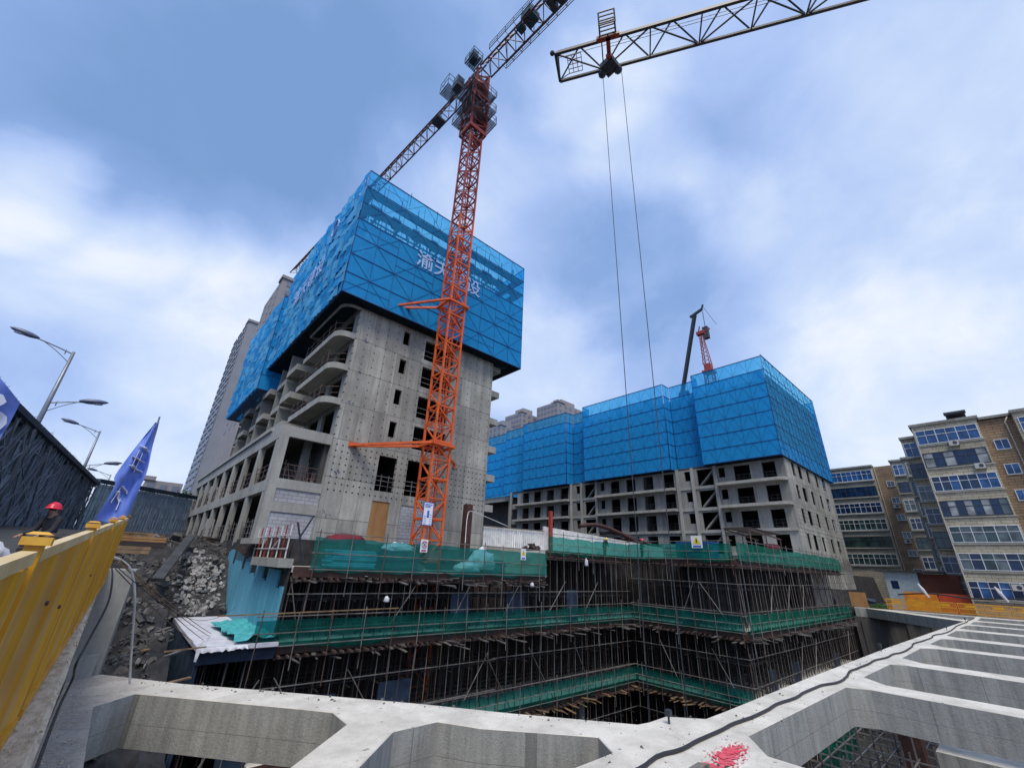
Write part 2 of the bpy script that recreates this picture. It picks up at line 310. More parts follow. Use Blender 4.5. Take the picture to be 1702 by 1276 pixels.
# ================================================================== mesh builder
class MB:
    def __init__(s): s.v = []; s.f = []
    def quad(s, a, b, c, d):
        i = len(s.v); s.v += [tuple(a), tuple(b), tuple(c), tuple(d)]; s.f.append((i, i + 1, i + 2, i + 3)); return s
    def poly(s, pts):
        i = len(s.v); s.v += [tuple(p) for p in pts]; s.f.append(tuple(range(i, i + len(pts)))); return s
    def box(s, x0, y0, z0, x1, y1, z1):
        i = len(s.v)
        s.v += [(x0, y0, z0), (x1, y0, z0), (x1, y1, z0), (x0, y1, z0), (x0, y0, z1), (x1, y0, z1), (x1, y1, z1), (x0, y1, z1)]
        s.f += [(i, i + 3, i + 2, i + 1), (i + 4, i + 5, i + 6, i + 7), (i, i + 1, i + 5, i + 4), (i + 1, i + 2, i + 6, i + 5), (i + 2, i + 3, i + 7, i + 6), (i + 3, i, i + 4, i + 7)]
        return s
    def bar(s, a, b, w, h=None, n=4):
        """straight member between two points; square (n=4) or round section"""
        a = Vector(a); b = Vector(b); d = b - a
        if d.length < 1e-6: return s
        d.normalize(); h = h or w
        ref = Vector((0, 0, 1)) if abs(d.z) < .95 else Vector((1, 0, 0))
        u = d.cross(ref).normalized(); v_ = u.cross(d)
        i = len(s.v)
        for p in (a, b):
            for k in range(n):
                an = 2 * math.pi * (k + .5) / n; q = .7071 if n == 4 else .5
                s.v.append(tuple(p + u * (math.cos(an) * w * q) + v_ * (math.sin(an) * h * q)))
        for k in range(n): s.f.append((i + k, i + (k + 1) % n, i + n + (k + 1) % n, i + n + k))
        s.f += [tuple(i + k for k in range(n - 1, -1, -1)), tuple(i + n + k for k in range(n))]
        return s
    def path(s, pts, w, n=8, taper=None):
        pts = [Vector(p) for p in pts]; i = len(s.v); m = len(pts); pu = None
        for j, p in enumerate(pts):
            d = (pts[min(j + 1, m - 1)] - pts[max(j - 1, 0)]).normalized()
            if pu is None: ref = Vector((0, 0, 1)) if abs(d.z) < .9 else Vector((1, 0, 0)); u = d.cross(ref).normalized()
            else: u = (pu - d * pu.dot(d)).normalized()
            pu = u; v_ = d.cross(u); r = (w if not taper else w * taper[j]) / 2
            for k in range(n):
                an = 2 * math.pi * k / n; s.v.append(tuple(p + u * math.cos(an) * r + v_ * math.sin(an) * r))
        for j in range(m - 1):
            for k in range(n):
                a = i + j * n + k; b = i + j * n + (k + 1) % n; s.f.append((a, b, b + n, a + n))
        s.f += [tuple(i + k for k in range(n - 1, -1, -1)), tuple(i + (m - 1) * n + k for k in range(n))]
        return s
    def prism(s, pts, z0, z1):
        n = len(pts); i = len(s.v); s.v += [(p[0], p[1], z0) for p in pts] + [(p[0], p[1], z1) for p in pts]
        s.f += [tuple(i + k for k in range(n - 1, -1, -1)), tuple(i + n + k for k in range(n))]
        for k in range(n): s.f.append((i + k, i + (k + 1) % n, i + n + (k + 1) % n, i + n + k))
        return s
    def ell(s, c, r, nu=10, nv=7, jit=0):
        i = len(s.v); c = Vector(c)
        for a in range(nv + 1):
            t = math.pi * a / nv
            for b in range(nu):
                p = 2 * math.pi * b / nu; k = 1 + (U(-jit, jit) if jit else 0)
                s.v.append((c.x + r[0] * math.sin(t) * math.cos(p) * k, c.y + r[1] * math.sin(t) * math.sin(p) * k, c.z + r[2] * math.cos(t) * k))
        for a in range(nv):
            for b in range(nu):
                s.f.append((i + a * nu + b, i + (a + 1) * nu + b, i + (a + 1) * nu + (b + 1) % nu, i + a * nu + (b + 1) % nu))
        return s
    def chunk(s, c, r):
        """broken lump"""
        c = Vector(c); i = len(s.v); q = Matrix.Rotation(U(0, 6), 3, Vector((U(-1, 1), U(-1, 1), U(-1, 1))).normalized())
        for x in (-1, 1):
            for y in (-1, 1):
                for z in (-1, 1): s.v.append(tuple(c + q @ Vector((x * r * U(.5, 1), y * r * U(.4, .9), z * r * U(.2, .6)))))
        s.f += [(i, i + 1, i + 3, i + 2), (i + 4, i + 6, i + 7, i + 5), (i, i + 4, i + 5, i + 1), (i + 2, i + 3, i + 7, i + 6), (i, i + 2, i + 6, i + 4), (i + 1, i + 5, i + 7, i + 3)]
        return s
    def mesh(s, name, mat, smooth=False):
        me = bpy.data.meshes.new(name); me.from_pydata(s.v, [], s.f); me.update()
        if smooth: me.polygons.foreach_set('use_smooth', [True] * len(me.polygons))
        me.materials.append(M[mat]); return me
def props(o, label=None, cat=None, group=None, kind=None):
    if label: o['label'] = label
    if cat: o['category'] = cat
    if group: o['group'] = group
    if kind: o['kind'] = kind
    return o
def thing(name, label, cat, loc=(0, 0, 0), group=None, rz=0):
    o = bpy.data.objects.new(name, None); COL.objects.link(o); o.location = loc; o.rotation_euler = (0, 0, rz); o.empty_display_size = .3
    return props(o, label, cat, group)
def part(name, mb, mat, par, label=None, kind=None, smooth=False, local=False):
    """part in world coordinates (local=False) or in the parent's own coordinates"""
    me = mb if isinstance(mb, bpy.types.Mesh) else mb.mesh(name, mat, smooth)
    o = bpy.data.objects.new(name, me); COL.objects.link(o); o.parent = par
    if not local and par.type == 'EMPTY': o.location = -Vector(par.location)
    return props(o, label, None, None, kind)
def solo(name, mb, mat, label, cat, group=None, kind=None, smooth=False):
    o = bpy.data.objects.new(name, mb.mesh(name, mat, smooth)); COL.objects.link(o); return props(o, label, cat, group, kind)
def struct(name, mb, mat, smooth=False): return solo(name, mb, mat, None, None, None, 'structure', smooth)
def copy_tree(o, par=None):
    c = o.copy(); COL.objects.link(c); c.parent = par
    for ch in list(o.children): copy_tree(ch, c)
    return c
def wall(mb, axis, pos, th, u0, u1, z0, z1, ops):
    """wall lying along X (axis 'X', at Y=pos) or along Y (axis 'Y', at X=pos), thickness th towards +, real openings"""
    us = sorted(set([u0, u1] + [max(u0, min(u1, o[i])) for o in ops for i in (0, 1)])); zs = sorted(set([z0, z1] + [max(z0, min(z1, o[i])) for o in ops for i in (2, 3)]))
    def P(u, z, d): return (u, pos + d, z) if axis == 'X' else (pos + d, u, z)
    nu, nz = len(us) - 1, len(zs) - 1
    solid = [[not any(o[0] < (us[i] + us[i + 1]) / 2 < o[1] and o[2] < (zs[j] + zs[j + 1]) / 2 < o[3] for o in ops) for j in range(nz)] for i in range(nu)]
    sv = lambda i, j: 0 <= i < nu and 0 <= j < nz and solid[i][j]
    for i in range(nu):
        for j in range(nz):
            if not solid[i][j]: continue
            a, b, c, d = us[i], us[i + 1], zs[j], zs[j + 1]
            mb.quad(P(a, c, 0), P(b, c, 0), P(b, d, 0), P(a, d, 0)); mb.quad(P(b, c, th), P(a, c, th), P(a, d, th), P(b, d, th))
            if not sv(i - 1, j): mb.quad(P(a, c, th), P(a, c, 0), P(a, d, 0), P(a, d, th))
            if not sv(i + 1, j): mb.quad(P(b, c, 0), P(b, c, th), P(b, d, th), P(b, d, 0))
            if not sv(i, j - 1): mb.quad(P(a, c, th), P(b, c, th), P(b, c, 0), P(a, c, 0))
            if not sv(i, j + 1): mb.quad(P(a, d, 0), P(b, d, 0), P(b, d, th), P(a, d, th))
    return mb
def text_mesh(txt, size, ext=.0, bold=.0):
    cu = bpy.data.curves.new('t', 'FONT'); cu.body = txt; cu.size = size; cu.extrude = ext; cu.offset = bold; cu.align_x = 'CENTER'; cu.align_y = 'CENTER'
    o = bpy.data.objects.new('t', cu); COL.objects.link(o); bpy.context.view_layer.update()
    me = bpy.data.meshes.new_from_object(o.evaluated_get(bpy.context.evaluated_depsgraph_get())); bpy.data.objects.remove(o); return me
def text_part(txt, size, par, mat, org, right, upv, name='lettering', ext=.01, bold=0.0, label=None):
    me = text_mesh(txt, size, ext, bold); r_ = Vector(right).normalized(); u_ = Vector(upv).normalized(); n_ = r_.cross(u_)
    me.transform(Matrix(((r_.x, u_.x, n_.x, org[0]), (r_.y, u_.y, n_.y, org[1]), (r_.z, u_.z, n_.z, org[2]), (0, 0, 0, 1))))
    me.materials.clear(); me.materials.append(M[mat]); me.name = name
    return part(name, me, mat, par, label)
def holed(name, outer, holes, z0, z1, mat):
    cu = bpy.data.curves.new(name, 'CURVE'); cu.dimensions = '2D'; cu.fill_mode = 'BOTH'; cu.extrude = (z1 - z0) / 2
    for poly in [outer] + holes:
        sp = cu.splines.new('POLY'); sp.points.add(len(poly) - 1); sp.use_cyclic_u = True
        for k, p in enumerate(poly): sp.points[k].co = (p[0], p[1], 0, 1)
    o = bpy.data.objects.new(name, cu); COL.objects.link(o); bpy.context.view_layer.update()
    me = bpy.data.meshes.new_from_object(o.evaluated_get(bpy.context.evaluated_depsgraph_get())); bpy.data.objects.remove(o)
    me.transform(Matrix.Translation((0, 0, (z0 + z1) / 2))); me.materials.clear(); me.materials.append(M[mat]); me.name = name
    return me

# ================================================================== ground
def clamp(v, a, b): return max(a, min(b, v))
def hash2(i, j):
    r = math.sin(i * 127.1 + j * 311.7) * 43758.5453; return r - math.floor(r)
def vnoise(x, y):
    i, j = math.floor(x), math.floor(y); fx, fy = x - i, y - j; fx = fx * fx * (3 - 2 * fx); fy = fy * fy * (3 - 2 * fy)
    a = hash2(i, j) * (1 - fx) + hash2(i + 1, j) * fx; b = hash2(i, j + 1) * (1 - fx) + hash2(i + 1, j + 1) * fx
    return a * (1 - fy) + b * fy
def slope_z(x, y): # spoil slope between the street and the pit
    z = .9 + (min(y, 43) - 43) * .262
    z += (vnoise(x * .9, y * .9) - .5) * .7 + (vnoise(x * 2.7, y * 2.7) - .5) * .4
    if y < 16: z -= (16 - y) * .5
    return max(z, -15)
def road_z(y): return clamp(-1.32 + .064 * y, -1.7, .9) - .02
PIT = -15.0
def ground_z(x, y):
    if x < .05: return road_z(y)
    if x > 68.6: return -2.9 if y < 16.2 else 0.8
    if y < -34: return -2.9
    if x < 7.3:
        if y < 11.5: return PIT
        if x > 3.4 and y < 34.4: return min(slope_z(x, y), -10.5)
        return slope_z(x, y) - (clamp(38 - y, 0, 3.7) * .62 if x > 3.4 else 0)
    if x < 41.0: return PIT if y < 29 else 1.0
    return PIT if y < 20 else 1.0
xs = [-900, -300, -100, -40, -20, -10, -5, -2, -.6, .04, .06] + [.06 + .36 * k for k in range(1, 20)] + [7.29, 7.31, 10, 15, 20, 25, 30, 40.99, 41.01, 45, 55, 62, 68.59, 68.61, 75, 90, 120, 200, 500, 1200]
ys = [-900, -200, -60, -34.01, -33.99, -20, -8, 0, 4, 8, 11.49, 11.51] + [11.51 + .5 * k for k in range(1, 5)] + [13.99, 14.01, 14.6, 15.2, 15.8, 16.4, 17, 17.6, 18.2, 18.8, 19.4, 19.99, 20.01] + [20.01 + .5 * k for k in range(1, 18)] + [28.99, 29.01] + [29.5 + .5 * k for k in range(30)] + [46, 50, 60, 75, 100, 150, 250, 500, 1500]
ys = sorted(set(ys)); mb = MB()
for y in ys:
    for x in xs: mb.v.append((x, y, ground_z(x, y)))
nx = len(xs)
for j in range(len(ys) - 1):
    for i in range(nx - 1):
        a = j * nx + i; mb.f.append((a, a + 1, a + nx + 1, a + nx))
struct('ground', mb, 'earth')
mb = MB(); yy = [-40, -10, -2, 2, 6, 12, 20, 30, 40, 60, 100, 220]
for a, b in zip(yy, yy[1:]):
    mb.quad((-14, a, road_z(a) + .01), (-1.6, a, road_z(a) + .01), (-1.6, b, road_z(b) + .01), (-14, b, road_z(b) + .01))
struct('road', mb, 'asphalt')
mb = MB(); mb.box(68.7, -60, -2.95, 96, 13.9, -2.80); struct('pavement', mb, 'paving')

# ================================================================== strut grid over the pit
s_ = 1.75
def sc(L): return [(x * s_, y * s_) for x, y in L]
outer = [(.10, -8), (.16, 9.8), (.30, 15.4), (.92, 15.55), (2.3, 13.7), (3.78, 12.07), (6.0, 9.52), (7.32, 7.84), (8.98, 5.92), (9.3, 5.86), (9.95, 5.85), (10.55, 5.27), (11.3, 5.25), (16.8, 5.22), (29, 5.02), (45, 4.55), (57.5, 4.15), (58.2, 4.75), (68.2, 12.9), (68.2, 14.0), (69.0, 14.0), (69.0, -30), (1, -30)]
cells = [
 [(.41, 5.38), (.45, 7.24), (.83, 7.6), (2.24, 5.96), (2.49, 5.65), (2.47, 5.2), (1.68, 4.47), (.41, 3.3)],
 [(1.0, 3.1), (2.13, 4.15), (2.77, 4.74), (3.3, 4.74), (3.57, 4.3), (4.43, 3.41), (4.21, 3.07)],
 [(.5, 2.45), (4.44, 2.47), (4.72, 2.48), (4.83, 2.3), (4.83, -6), (.5, -6)],
 [(5.42, 2.11), (5.87, 2.46), (9.75, 2.39), (9.93, 2.1), (9.92, -6), (5.42, -6)],
 [(10.58, 2.0), (11.05, 2.4), (13.3, 2.35), (13.5, 2.1), (13.49, -6), (10.5, -6)],
 [(14.2, 1.92), (14.68, 2.34), (17.45, 2.3), (17.8, 2.0), (17.84, -6), (14.1, -6)],
 [(18.45, 1.9), (18.9, 2.27), (21.2, 2.22), (21.45, 1.95), (21.4, -6), (18.4, -6)],
 [(22.3, 1.9), (22.75, 2.22), (25.7, 2.17), (26.0, 1.9), (26.0, -6), (22.2, -6)],
 [(26.85, 1.85), (27.3, 2.2), (29.9, 2.1), (30.1, 1.9), (29.9, -6), (26.7, -6)],
 [(30.7, 1.8), (31.0, 2.07), (33.4, 2.04), (33.7, 1.8), (33.9, -6), (30.6, -6)],
 [(34.6, 1.8), (34.9, 2.0), (38.2, 2.0), (38.3, -6), (34.6, -6)]]
holes = [sc(c) for c in cells] + [[(60.6, 4.6), (67.6, 10.6), (67.9, 3.9), (61.4, 3.85)]]
ZT, ZB = -2.8, -3.72
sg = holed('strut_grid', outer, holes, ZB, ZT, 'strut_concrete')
# round the arrises a touch
bm = bmesh.new(); bm.from_mesh(sg); bmesh.ops.remove_doubles(bm, verts=bm.verts, dist=.0005)
ed = [e for e in bm.edges if len(e.link_faces) == 2 and e.calc_face_angle(0) > 1.2 and all(abs(v.co.z - ZT) < .001 for v in e.verts)]
bmesh.ops.bevel(bm, geom=ed, offset=.02, segments=1, affect='EDGES', clamp_overlap=True)
for f in bm.faces: f.smooth = False
bm.to_mesh(sg); bm.free()
o = bpy.data.objects.new('strut_grid', sg); COL.objects.link(o)
props(o, 'pale cast concrete grid of strut beams spanning the excavation in the foreground', 'concrete grid')
# splashes of dried paint on the strut grid
def splash(name, c, n, spread, mat, label, rmax, ang):
    mb = MB(); zz = ZT + .006
    for k in range(n):
        t = rnd() ** .6; a = U(0, 6.283); dx = math.cos(a) * spread[0] * t; dy = math.sin(a) * spread[1] * t
        x = c[0] + dx * math.cos(ang) - dy * math.sin(ang); y = c[1] + dx * math.sin(ang) + dy * math.cos(ang); r = rmax * (1.05 - t) * U(.3, 1)
        m = 9; L_ = U(1, 2.4); th = ang + U(-.4, .4)
        pts = []
        for q in range(m):
            b = 6.283 * q / m; rr = r * U(.6, 1.3); ex = math.cos(b) * rr * L_; ey = math.sin(b) * rr
            pts.append((x + ex * math.cos(th) - ey * math.sin(th), y + ex * math.sin(th) + ey * math.cos(th), zz + k * .00008))
        mb.poly(pts)
    return solo(name, mb, mat, label, 'paint marks')
splash('paint_splash', (8.80, 4.10), 230, (1.05, .30), 'red_mark', 'splash of red paint dried on the pale strut beams beside the black cable', .085, .12)
# small scaffold and netting under the right hand cells
us_ = thing('tube_tower', 'tube scaffold with green netting deep under the right hand grid openings', 'scaffold', (24, 5, -15))
mb = MB()
for x in range(12):
    for y in range(6): mb.bar((22 + x * 1.3, 3.4 + y * .9, -15), (22 + x * 1.3 + U(-.1, .1), 3.4 + y * .9, -6.6 + U(-.8, .5)), .06)
for z in (-13, -11, -9, -7.3):
    for y in range(6): mb.bar((21.5, 3.4 + y * .9, z), (37, 3.4 + y * .9, z), .055)
    for x in range(12): mb.bar((22 + x * 1.3, 3, z), (22 + x * 1.3, 8.3, z), .055)
part('tubes', mb, 'pole_steel', us_, kind='stuff')
for (x0, x1, zz) in ((27.5, 33.5, -8.2), (34, 38, -7.6), (22, 27, -10.5)):
    mb = MB(); n = 14
    for k in range(n + 1):
        for q in range(4): mb.v.append((x0 + (x1 - x0) * k / n, 8.2 + .2 * math.sin(k * 1.3 + q), zz + q * .5))
    for k in range(n):
        for q in range(3): a = k * 4 + q; mb.f.append((a, a + 4, a + 5, a + 1))
    part('net', mb, 'green_net_bright', us_, smooth=True)
mb = MB(); mb.box(30.4, 5.0, -15, 31.2, 5.8, -5.6); part('steel_column', mb, 'formwork_red', us_)
mb = MB()
for k in range(500):
    if k % 2: x = U(3, 30); y = U(4.2, 5.1) if x > 11 else U(4.3, 5.5)
    else: t = rnd(); x = 1.6 + 7.4 * t + U(-.3, .3); y = 14.2 - 8.0 * t + U(-.5, .2)
    if vnoise(x * 2.1, y * 2.1) > .45: mb.chunk((x, y, ZT + .004), .006 + .03 * rnd() ** 4)
solo('grit', mb, 'rubble_grey', 'grit and small stones lying on the strut beams', 'debris', kind='stuff')
# lower level of struts
mb = MB(); mb.prism([(24.0, -20), (25.6, -20), (25.6, 1.6), (26.2, 2.4), (26.2, 3.6), (24.0, 3.6)], -6.3, -5.4)
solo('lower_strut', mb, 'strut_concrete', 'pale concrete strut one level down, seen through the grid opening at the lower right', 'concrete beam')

# retaining walls of the excavation
mb = MB(); wall(mb, 'Y', 68.0, .55, -30, 14.2, PIT, ZB - .01, [])
for k in range(22): mb.box(67.86, -29 + k * 2, PIT, 67.998, -28.4 + k * 2, ZB - .3)
solo('retaining_wall', mb, 'dark_concrete', 'dark streaked concrete retaining wall at the far right end of the pit', 'wall')

# coping wall under the yellow fence, and its end block
def fb(y): return -1.32 + .064 * y          # height of the fence foot along its run
def fx(y): return -.28 + .0429 * y          # fence line
def cx(y): return .0165 * y                 # outer edge of the coping
rw = thing('coping_wall', 'rough concrete coping wall carrying the yellow fence', 'wall', (0, 4, -1))
mb = MB(); Y = [-6, -2, 1, 2, 3, 4, 5, 6, 7, 8, 9, 10, 11, 12, 13, 14, 15.5]
def crag(y, s): return (vnoise(y * 4 + s, s) - .5) * .018
secs = []
for k in range(70):
    y = -6 + 21.5 * k / 69; e = crag(y, 3)
    secs.append([(cx(y) - .62, y, fb(y) - .01), (cx(y) - .03 + e, y, fb(y) + crag(y, 9) * .6), (cx(y) + e, y, fb(y) - .03), (cx(y) + .004 + e * .3, y, fb(y) - .22), (cx(y) + .01, y, -3.3 if y > 0 else -3.3), (cx(y) - .62, y, -3.3)])
for s0 in secs: mb.v += s0
for k in range(69):
    for q in range(6):
        a = k * 6 + q; b = k * 6 + (q + 1) % 6; mb.f.append((a, b, b + 6, a + 6))
mb.f += [(5, 4, 3, 2, 1, 0), tuple(69 * 6 + q for q in range(6))]
part('coping', mb, 'coping_concrete', rw)
mb = MB(); mb.prism([(.26, 15.52), (.84, 15.50), (.95, 16.7), (.3, 16.9)], -3.0, -.50)
mb.prism([(.27, 15.10), (.72, 15.3), (.70, 15.51), (.27, 15.51)], -3.4, -2.35)
part('end_block', mb, 'wall_concrete', rw)
# cracked mortar crumbs along the coping
mb = MB()
for k in range(520):
    y = U(1.2, 11) ; x = cx(y) - rnd() ** 1.6 * .2 * (1 if y < 6 else .5)
    if vnoise(y * 3, x * 9) < .5: continue
    mb.chunk((x, y, fb(y) + .001), .002 + .014 * rnd() ** 3)
for k in range(200):
    y = U(4, 15); x = U(.2, .62); mb.chunk((x, y, ZT + .005), U(.004, .02))
solo('mortar_crumbs', mb, 'coping_concrete', 'crumbs of mortar scattered along the coping and deck', 'debris', kind='stuff')

# yellow corrugated fence on the coping
fn = thing('site_fence', 'yellow corrugated steel site fence running along the coping at the left', 'fence', (fx(5), 5, fb(5)))
H = 1.2
post_y = [-2.3, 0.1, 2.36, 4.4, 6.7, 8.9, 11.15]
def fp(y, h, off=0): return Vector((fx(y) + off, y, fb(y) + h))
for y0, y1 in zip(post_y, post_y[1:]):
    mb = MB(); n = 3
    prof = []
    w = (y1 - y0) / n
    for k in range(n): prof += [(y0 + w * (k + .0), .004), (y0 + w * (k + .35), 0), (y0 + w * (k + .70), .004), (y0 + w * (k + .76), .020), (y0 + w * (k + .88), .020), (y0 + w * (k + .94), .004)]
    prof.append((y1, 0))
    hs = [0.02, .3, .6, .9, H - .1]
    for h in hs:
        for y, d in prof: mb.v.append(tuple(fp(y, h, d - .0)))
    m = len(prof)
    for j in range(len(hs) - 1):
        for i in range(m - 1): a = j * m + i; mb.f.append((a, a + 1, a + m + 1, a + m))
    part('corrugated_panel', mb, 'yellow_paint', fn)
    mb = MB(); a, b = fp(y0 + .06, H - .07), fp(y1 - .06, H - .07); mb.bar(a, b, .042, .045); part('top_rail', mb, 'cream_rail', fn)
    mb = MB(); a, b = fp(y0 + .06, .05), fp(y1 - .06, .05); mb.bar(a, b, .06, .06); part('bottom_rail', mb, 'yellow_paint', fn)
for y in post_y:
    mb = MB(); mb.bar(fp(y, 0), fp(y, H - .02), .05); p = part('fence_post', mb, 'yellow_paint', fn)
    mb = MB(); c = fp(y, H - .01); mb.box(c.x - .040, c.y - .045, c.z - .022, c.x + .040, c.y + .045, c.z + .006)
    i = len(mb.v); q = .036; mb.v += [(c.x - q, c.y - q, c.z + .014), (c.x + q, c.y - q, c.z + .014), (c.x + q, c.y + q, c.z + .014), (c.x - q, c.y + q, c.z + .014)]
    q = .02; mb.v += [(c.x - q, c.y - q, c.z + .024), (c.x + q, c.y - q, c.z + .024), (c.x + q, c.y + q, c.z + .024), (c.x - q, c.y + q, c.z + .024)]
    mb.f += [(i, i + 1, i + 5, i + 4), (i + 1, i + 2, i + 6, i + 5), (i + 2, i + 3, i + 7, i + 6), (i + 3, i, i + 4, i + 7), (i + 4, i + 5, i + 6, i + 7)]
    co_ = part('post_cap', mb, 'yellow_cap', p); 
for (y, h) in [(2.75, .55), (3.0, .42), (3.6, .78), (5.4, .75), (2.9, .9)]:
    mb = MB(); a = fp(y, h, .05); mb.bar(a, a + Vector((.0, .035, .004)), .012); part('rusty_bolt', mb, 'rust_steel', fn)

# hoses and cables
def wavy(pts, n, amp, seed):
    out = []
    for k in range(n + 1):
        t = k / n * (len(pts) - 1); i = min(int(t), len(pts) - 2); f = t - i
        p = Vector(pts[i]).lerp(Vector(pts[i + 1]), f); p.x += (vnoise(k * .35 + seed, 1) - .5) * amp; p.y += (vnoise(k * .35 + seed, 7) - .5) * amp; out.append(p)
    return out
zc = ZT + .035
P_ = wavy([(4.0, 3.95, zc), (6.0, 4.62, zc), (8.4, 4.75, zc), (11, 4.72, zc), (14, 4.66, zc), (18, 4.45, zc), (22, 4.62, zc), (27, 4.35, zc), (34, 4.4, zc), (42, 4.05, zc), (52, 4.0, zc), (64, 3.75, zc)], 110, .22, 4)
mb = MB(); mb.path(P_, .062, 7); solo('power_cable', mb, 'rubber', 'thick black cable lying along the long pale strut beam', 'cable', smooth=True)
def smooth_path(P, n):
    P = [Vector(p) for p in P]; out = []
    for i in range(len(P) - 1):
        p0, p1, p2, p3 = P[max(i - 1, 0)], P[i], P[i + 1], P[min(i + 2, len(P) - 1)]
        for k in range(n):
            t = k / n; out.append(.5 * ((2 * p1) + (p2 - p0) * t + (2 * p0 - 5 * p1 + 4 * p2 - p3) * t * t + (3 * p1 - p0 - 3 * p2 + p3) * t ** 3))
    return out + [P[-1]]
mb = MB(); mb.path(smooth_path([(.21, 12, -.26), (.304, 11.5, -.457), (.36, 10.6, -.842), (.27, 9.6, -1.25), (.205, 8.6, -1.40), (.25, 9.5, -1.73), (.20, 8.5, -1.83), (.145, 6, -1.74), (.12, 4, -1.8)], 6), .03, 6)
solo('black_hose', mb, 'rubber', 'thin black hose hanging down the face of the coping wall', 'hose', smooth=True)
mb = MB(); mb.path(smooth_path([(.199, 12.2, -.155), (.36, 12.4, -.209), (.558, 12.6, -.357), (.717, 12.8, -.619), (.877, 13, -1.04), (1.098, 13.6, -1.805), (1.348, 14.2, -2.665), (1.7, 15, -3.8)], 6), .045, 8)
solo('white_pipe', mb, 'hose_white', 'white bent plastic pipe dropping into the pit beside the yellow fence', 'pipe', smooth=True)
mb = MB(); b0 = Vector((9.55, 5.55, ZT)); mb.bar(b0, b0 + Vector((0, 0, .13)), .03); mb.box(b0.x - .06, b0.y - .045, ZT + .13, b0.x + .06, b0.y + .045, ZT + .24); mb.box(b0.x - .05, b0.y - .055, ZT + .15, b0.x + .05, b0.y - .046, ZT + .22)
solo('survey_lamp', mb, 'dark_steel', 'small black lamp on a short stem standing on the beam corner', 'lamp')
for k, (x, y) in enumerate([(27.0, 4.95), (44.5, 4.2), (57.0, 4.0)]):
    mb = MB(); mb.bar((x, y, ZT), (x, y, ZT + .16), .035); mb.box(x - .07, y - .05, ZT + .16, x + .07, y + .05, ZT + .3)
    solo('survey_lamp', mb, 'dark_steel', ['small black lamp on the long strut beam, nearest of the three beyond the corner', 'small black lamp on the long strut beam, middle of the three beyond the corner', 'small black lamp at the far end of the long strut beam'][k], 'lamp', 'lamps on the strut beams')

# poles thrown down the spoil slope, rubble, boards
mb = MB()
for k in range(3200):
    x = U(.3, 7.0); y = U(12.5, 43)
    if vnoise(x * .9, y * .7) < .38: continue
    mb.chunk((x, y, ground_z(x, y) + .02), (.05 + .22 * rnd() ** 3) * (1 if k % 25 else 1.8))
solo('spoil_rubble', mb, 'rubble_grey', 'broken grey rubble strewn over the dark spoil slope', 'rubble', kind='stuff')
mb = MB()
for k in range(520):
    a = U(0, 6.28); r = rnd() ** .6; x = 5.4 + math.cos(a) * r * 1.5; y = 37.0 + math.sin(a) * r * 2.8
    mb.chunk((x, y, ground_z(x, y) + .15 * (1 - r)), .05 + .17 * rnd() ** 2)
solo('broken_slab_heap', mb, 'rubble_white', 'heap of broken white slabs on the spoil slope below the podium', 'rubble', kind='stuff')
pl = sorted([(U(.9, 3.3), U(13, 26)) for _ in range(14)], key=lambda p: p[1]) ; OR2 = ['', 'second ', 'third ', 'fourth ', 'fifth ', 'sixth ', 'seventh ', 'eighth ', 'ninth ', 'tenth ', 'eleventh ', 'twelfth ', 'thirteenth ', 'fourteenth ']
for k, (x, y) in enumerate(pl):
    a = U(-.5, .5) + (1.3 if k % 3 else .2); L_ = U(1.2, 2.6); z = ground_z(x, y) + .18
    mb = MB(); mb.bar((x, y, z), (x + math.cos(a) * L_ * .6, y + math.sin(a) * L_ * .5, z + .08), .05 if k % 2 else .14, .05)
    solo('loose_plank', mb, 'timber' if k % 3 == 0 else 'pole_steel', 'loose %s on the spoil slope, %snearest to the strut beams' % ('plank' if k % 2 == 0 else 'tube', OR2[k]), 'plank' if k % 2 == 0 else 'tube', 'planks and tubes on the spoil slope')
ends = [((.35, 12.0, -.20), (5.1, 26.8, -3.55)), ((.33, 11.8, -.24), (4.9, 26.0, -3.55)), ((.36, 12.1, -.22), (4.6, 25.3, -3.6)), ((.31, 11.6, -.35), (4.2, 25.2, -3.6))]
for k, (a, b) in enumerate(ends):
    mb = MB(); pts = [Vector(a).lerp(Vector(b), t / 10) - Vector((0, 0, math.sin(math.pi * t / 10) * .08)) for t in range(11)]; mb.path(pts, .022, 5)
    solo('guy_rope', mb, 'timber', ['rusty guy rope reaching farthest right on the white slab', 'rusty guy rope just left of the one reaching farthest right', 'rusty guy rope third from the right down to the white slab', 'rusty guy rope lowest and leftmost of those to the white slab'][k], 'rope', 'ropes down to the white slab')
for k, (a, b) in enumerate([((.35, 12.0, -.2), (6.0, 33.0, -2.4)), ((.3, 11.5, -.3), (6.6, 30, -2.7))]):
    mb = MB(); pts = [Vector(a).lerp(Vector(b), t / 12) - Vector((0, 0, math.sin(math.pi * t / 12) * .8)) for t in range(13)]; mb.path(pts, .016, 5)
    solo('slack_wire', mb, 'pole_dark', ['thin slack wire sagging across the spoil slope', 'lowest dark wire sagging across the spoil slope'][k], 'wire')
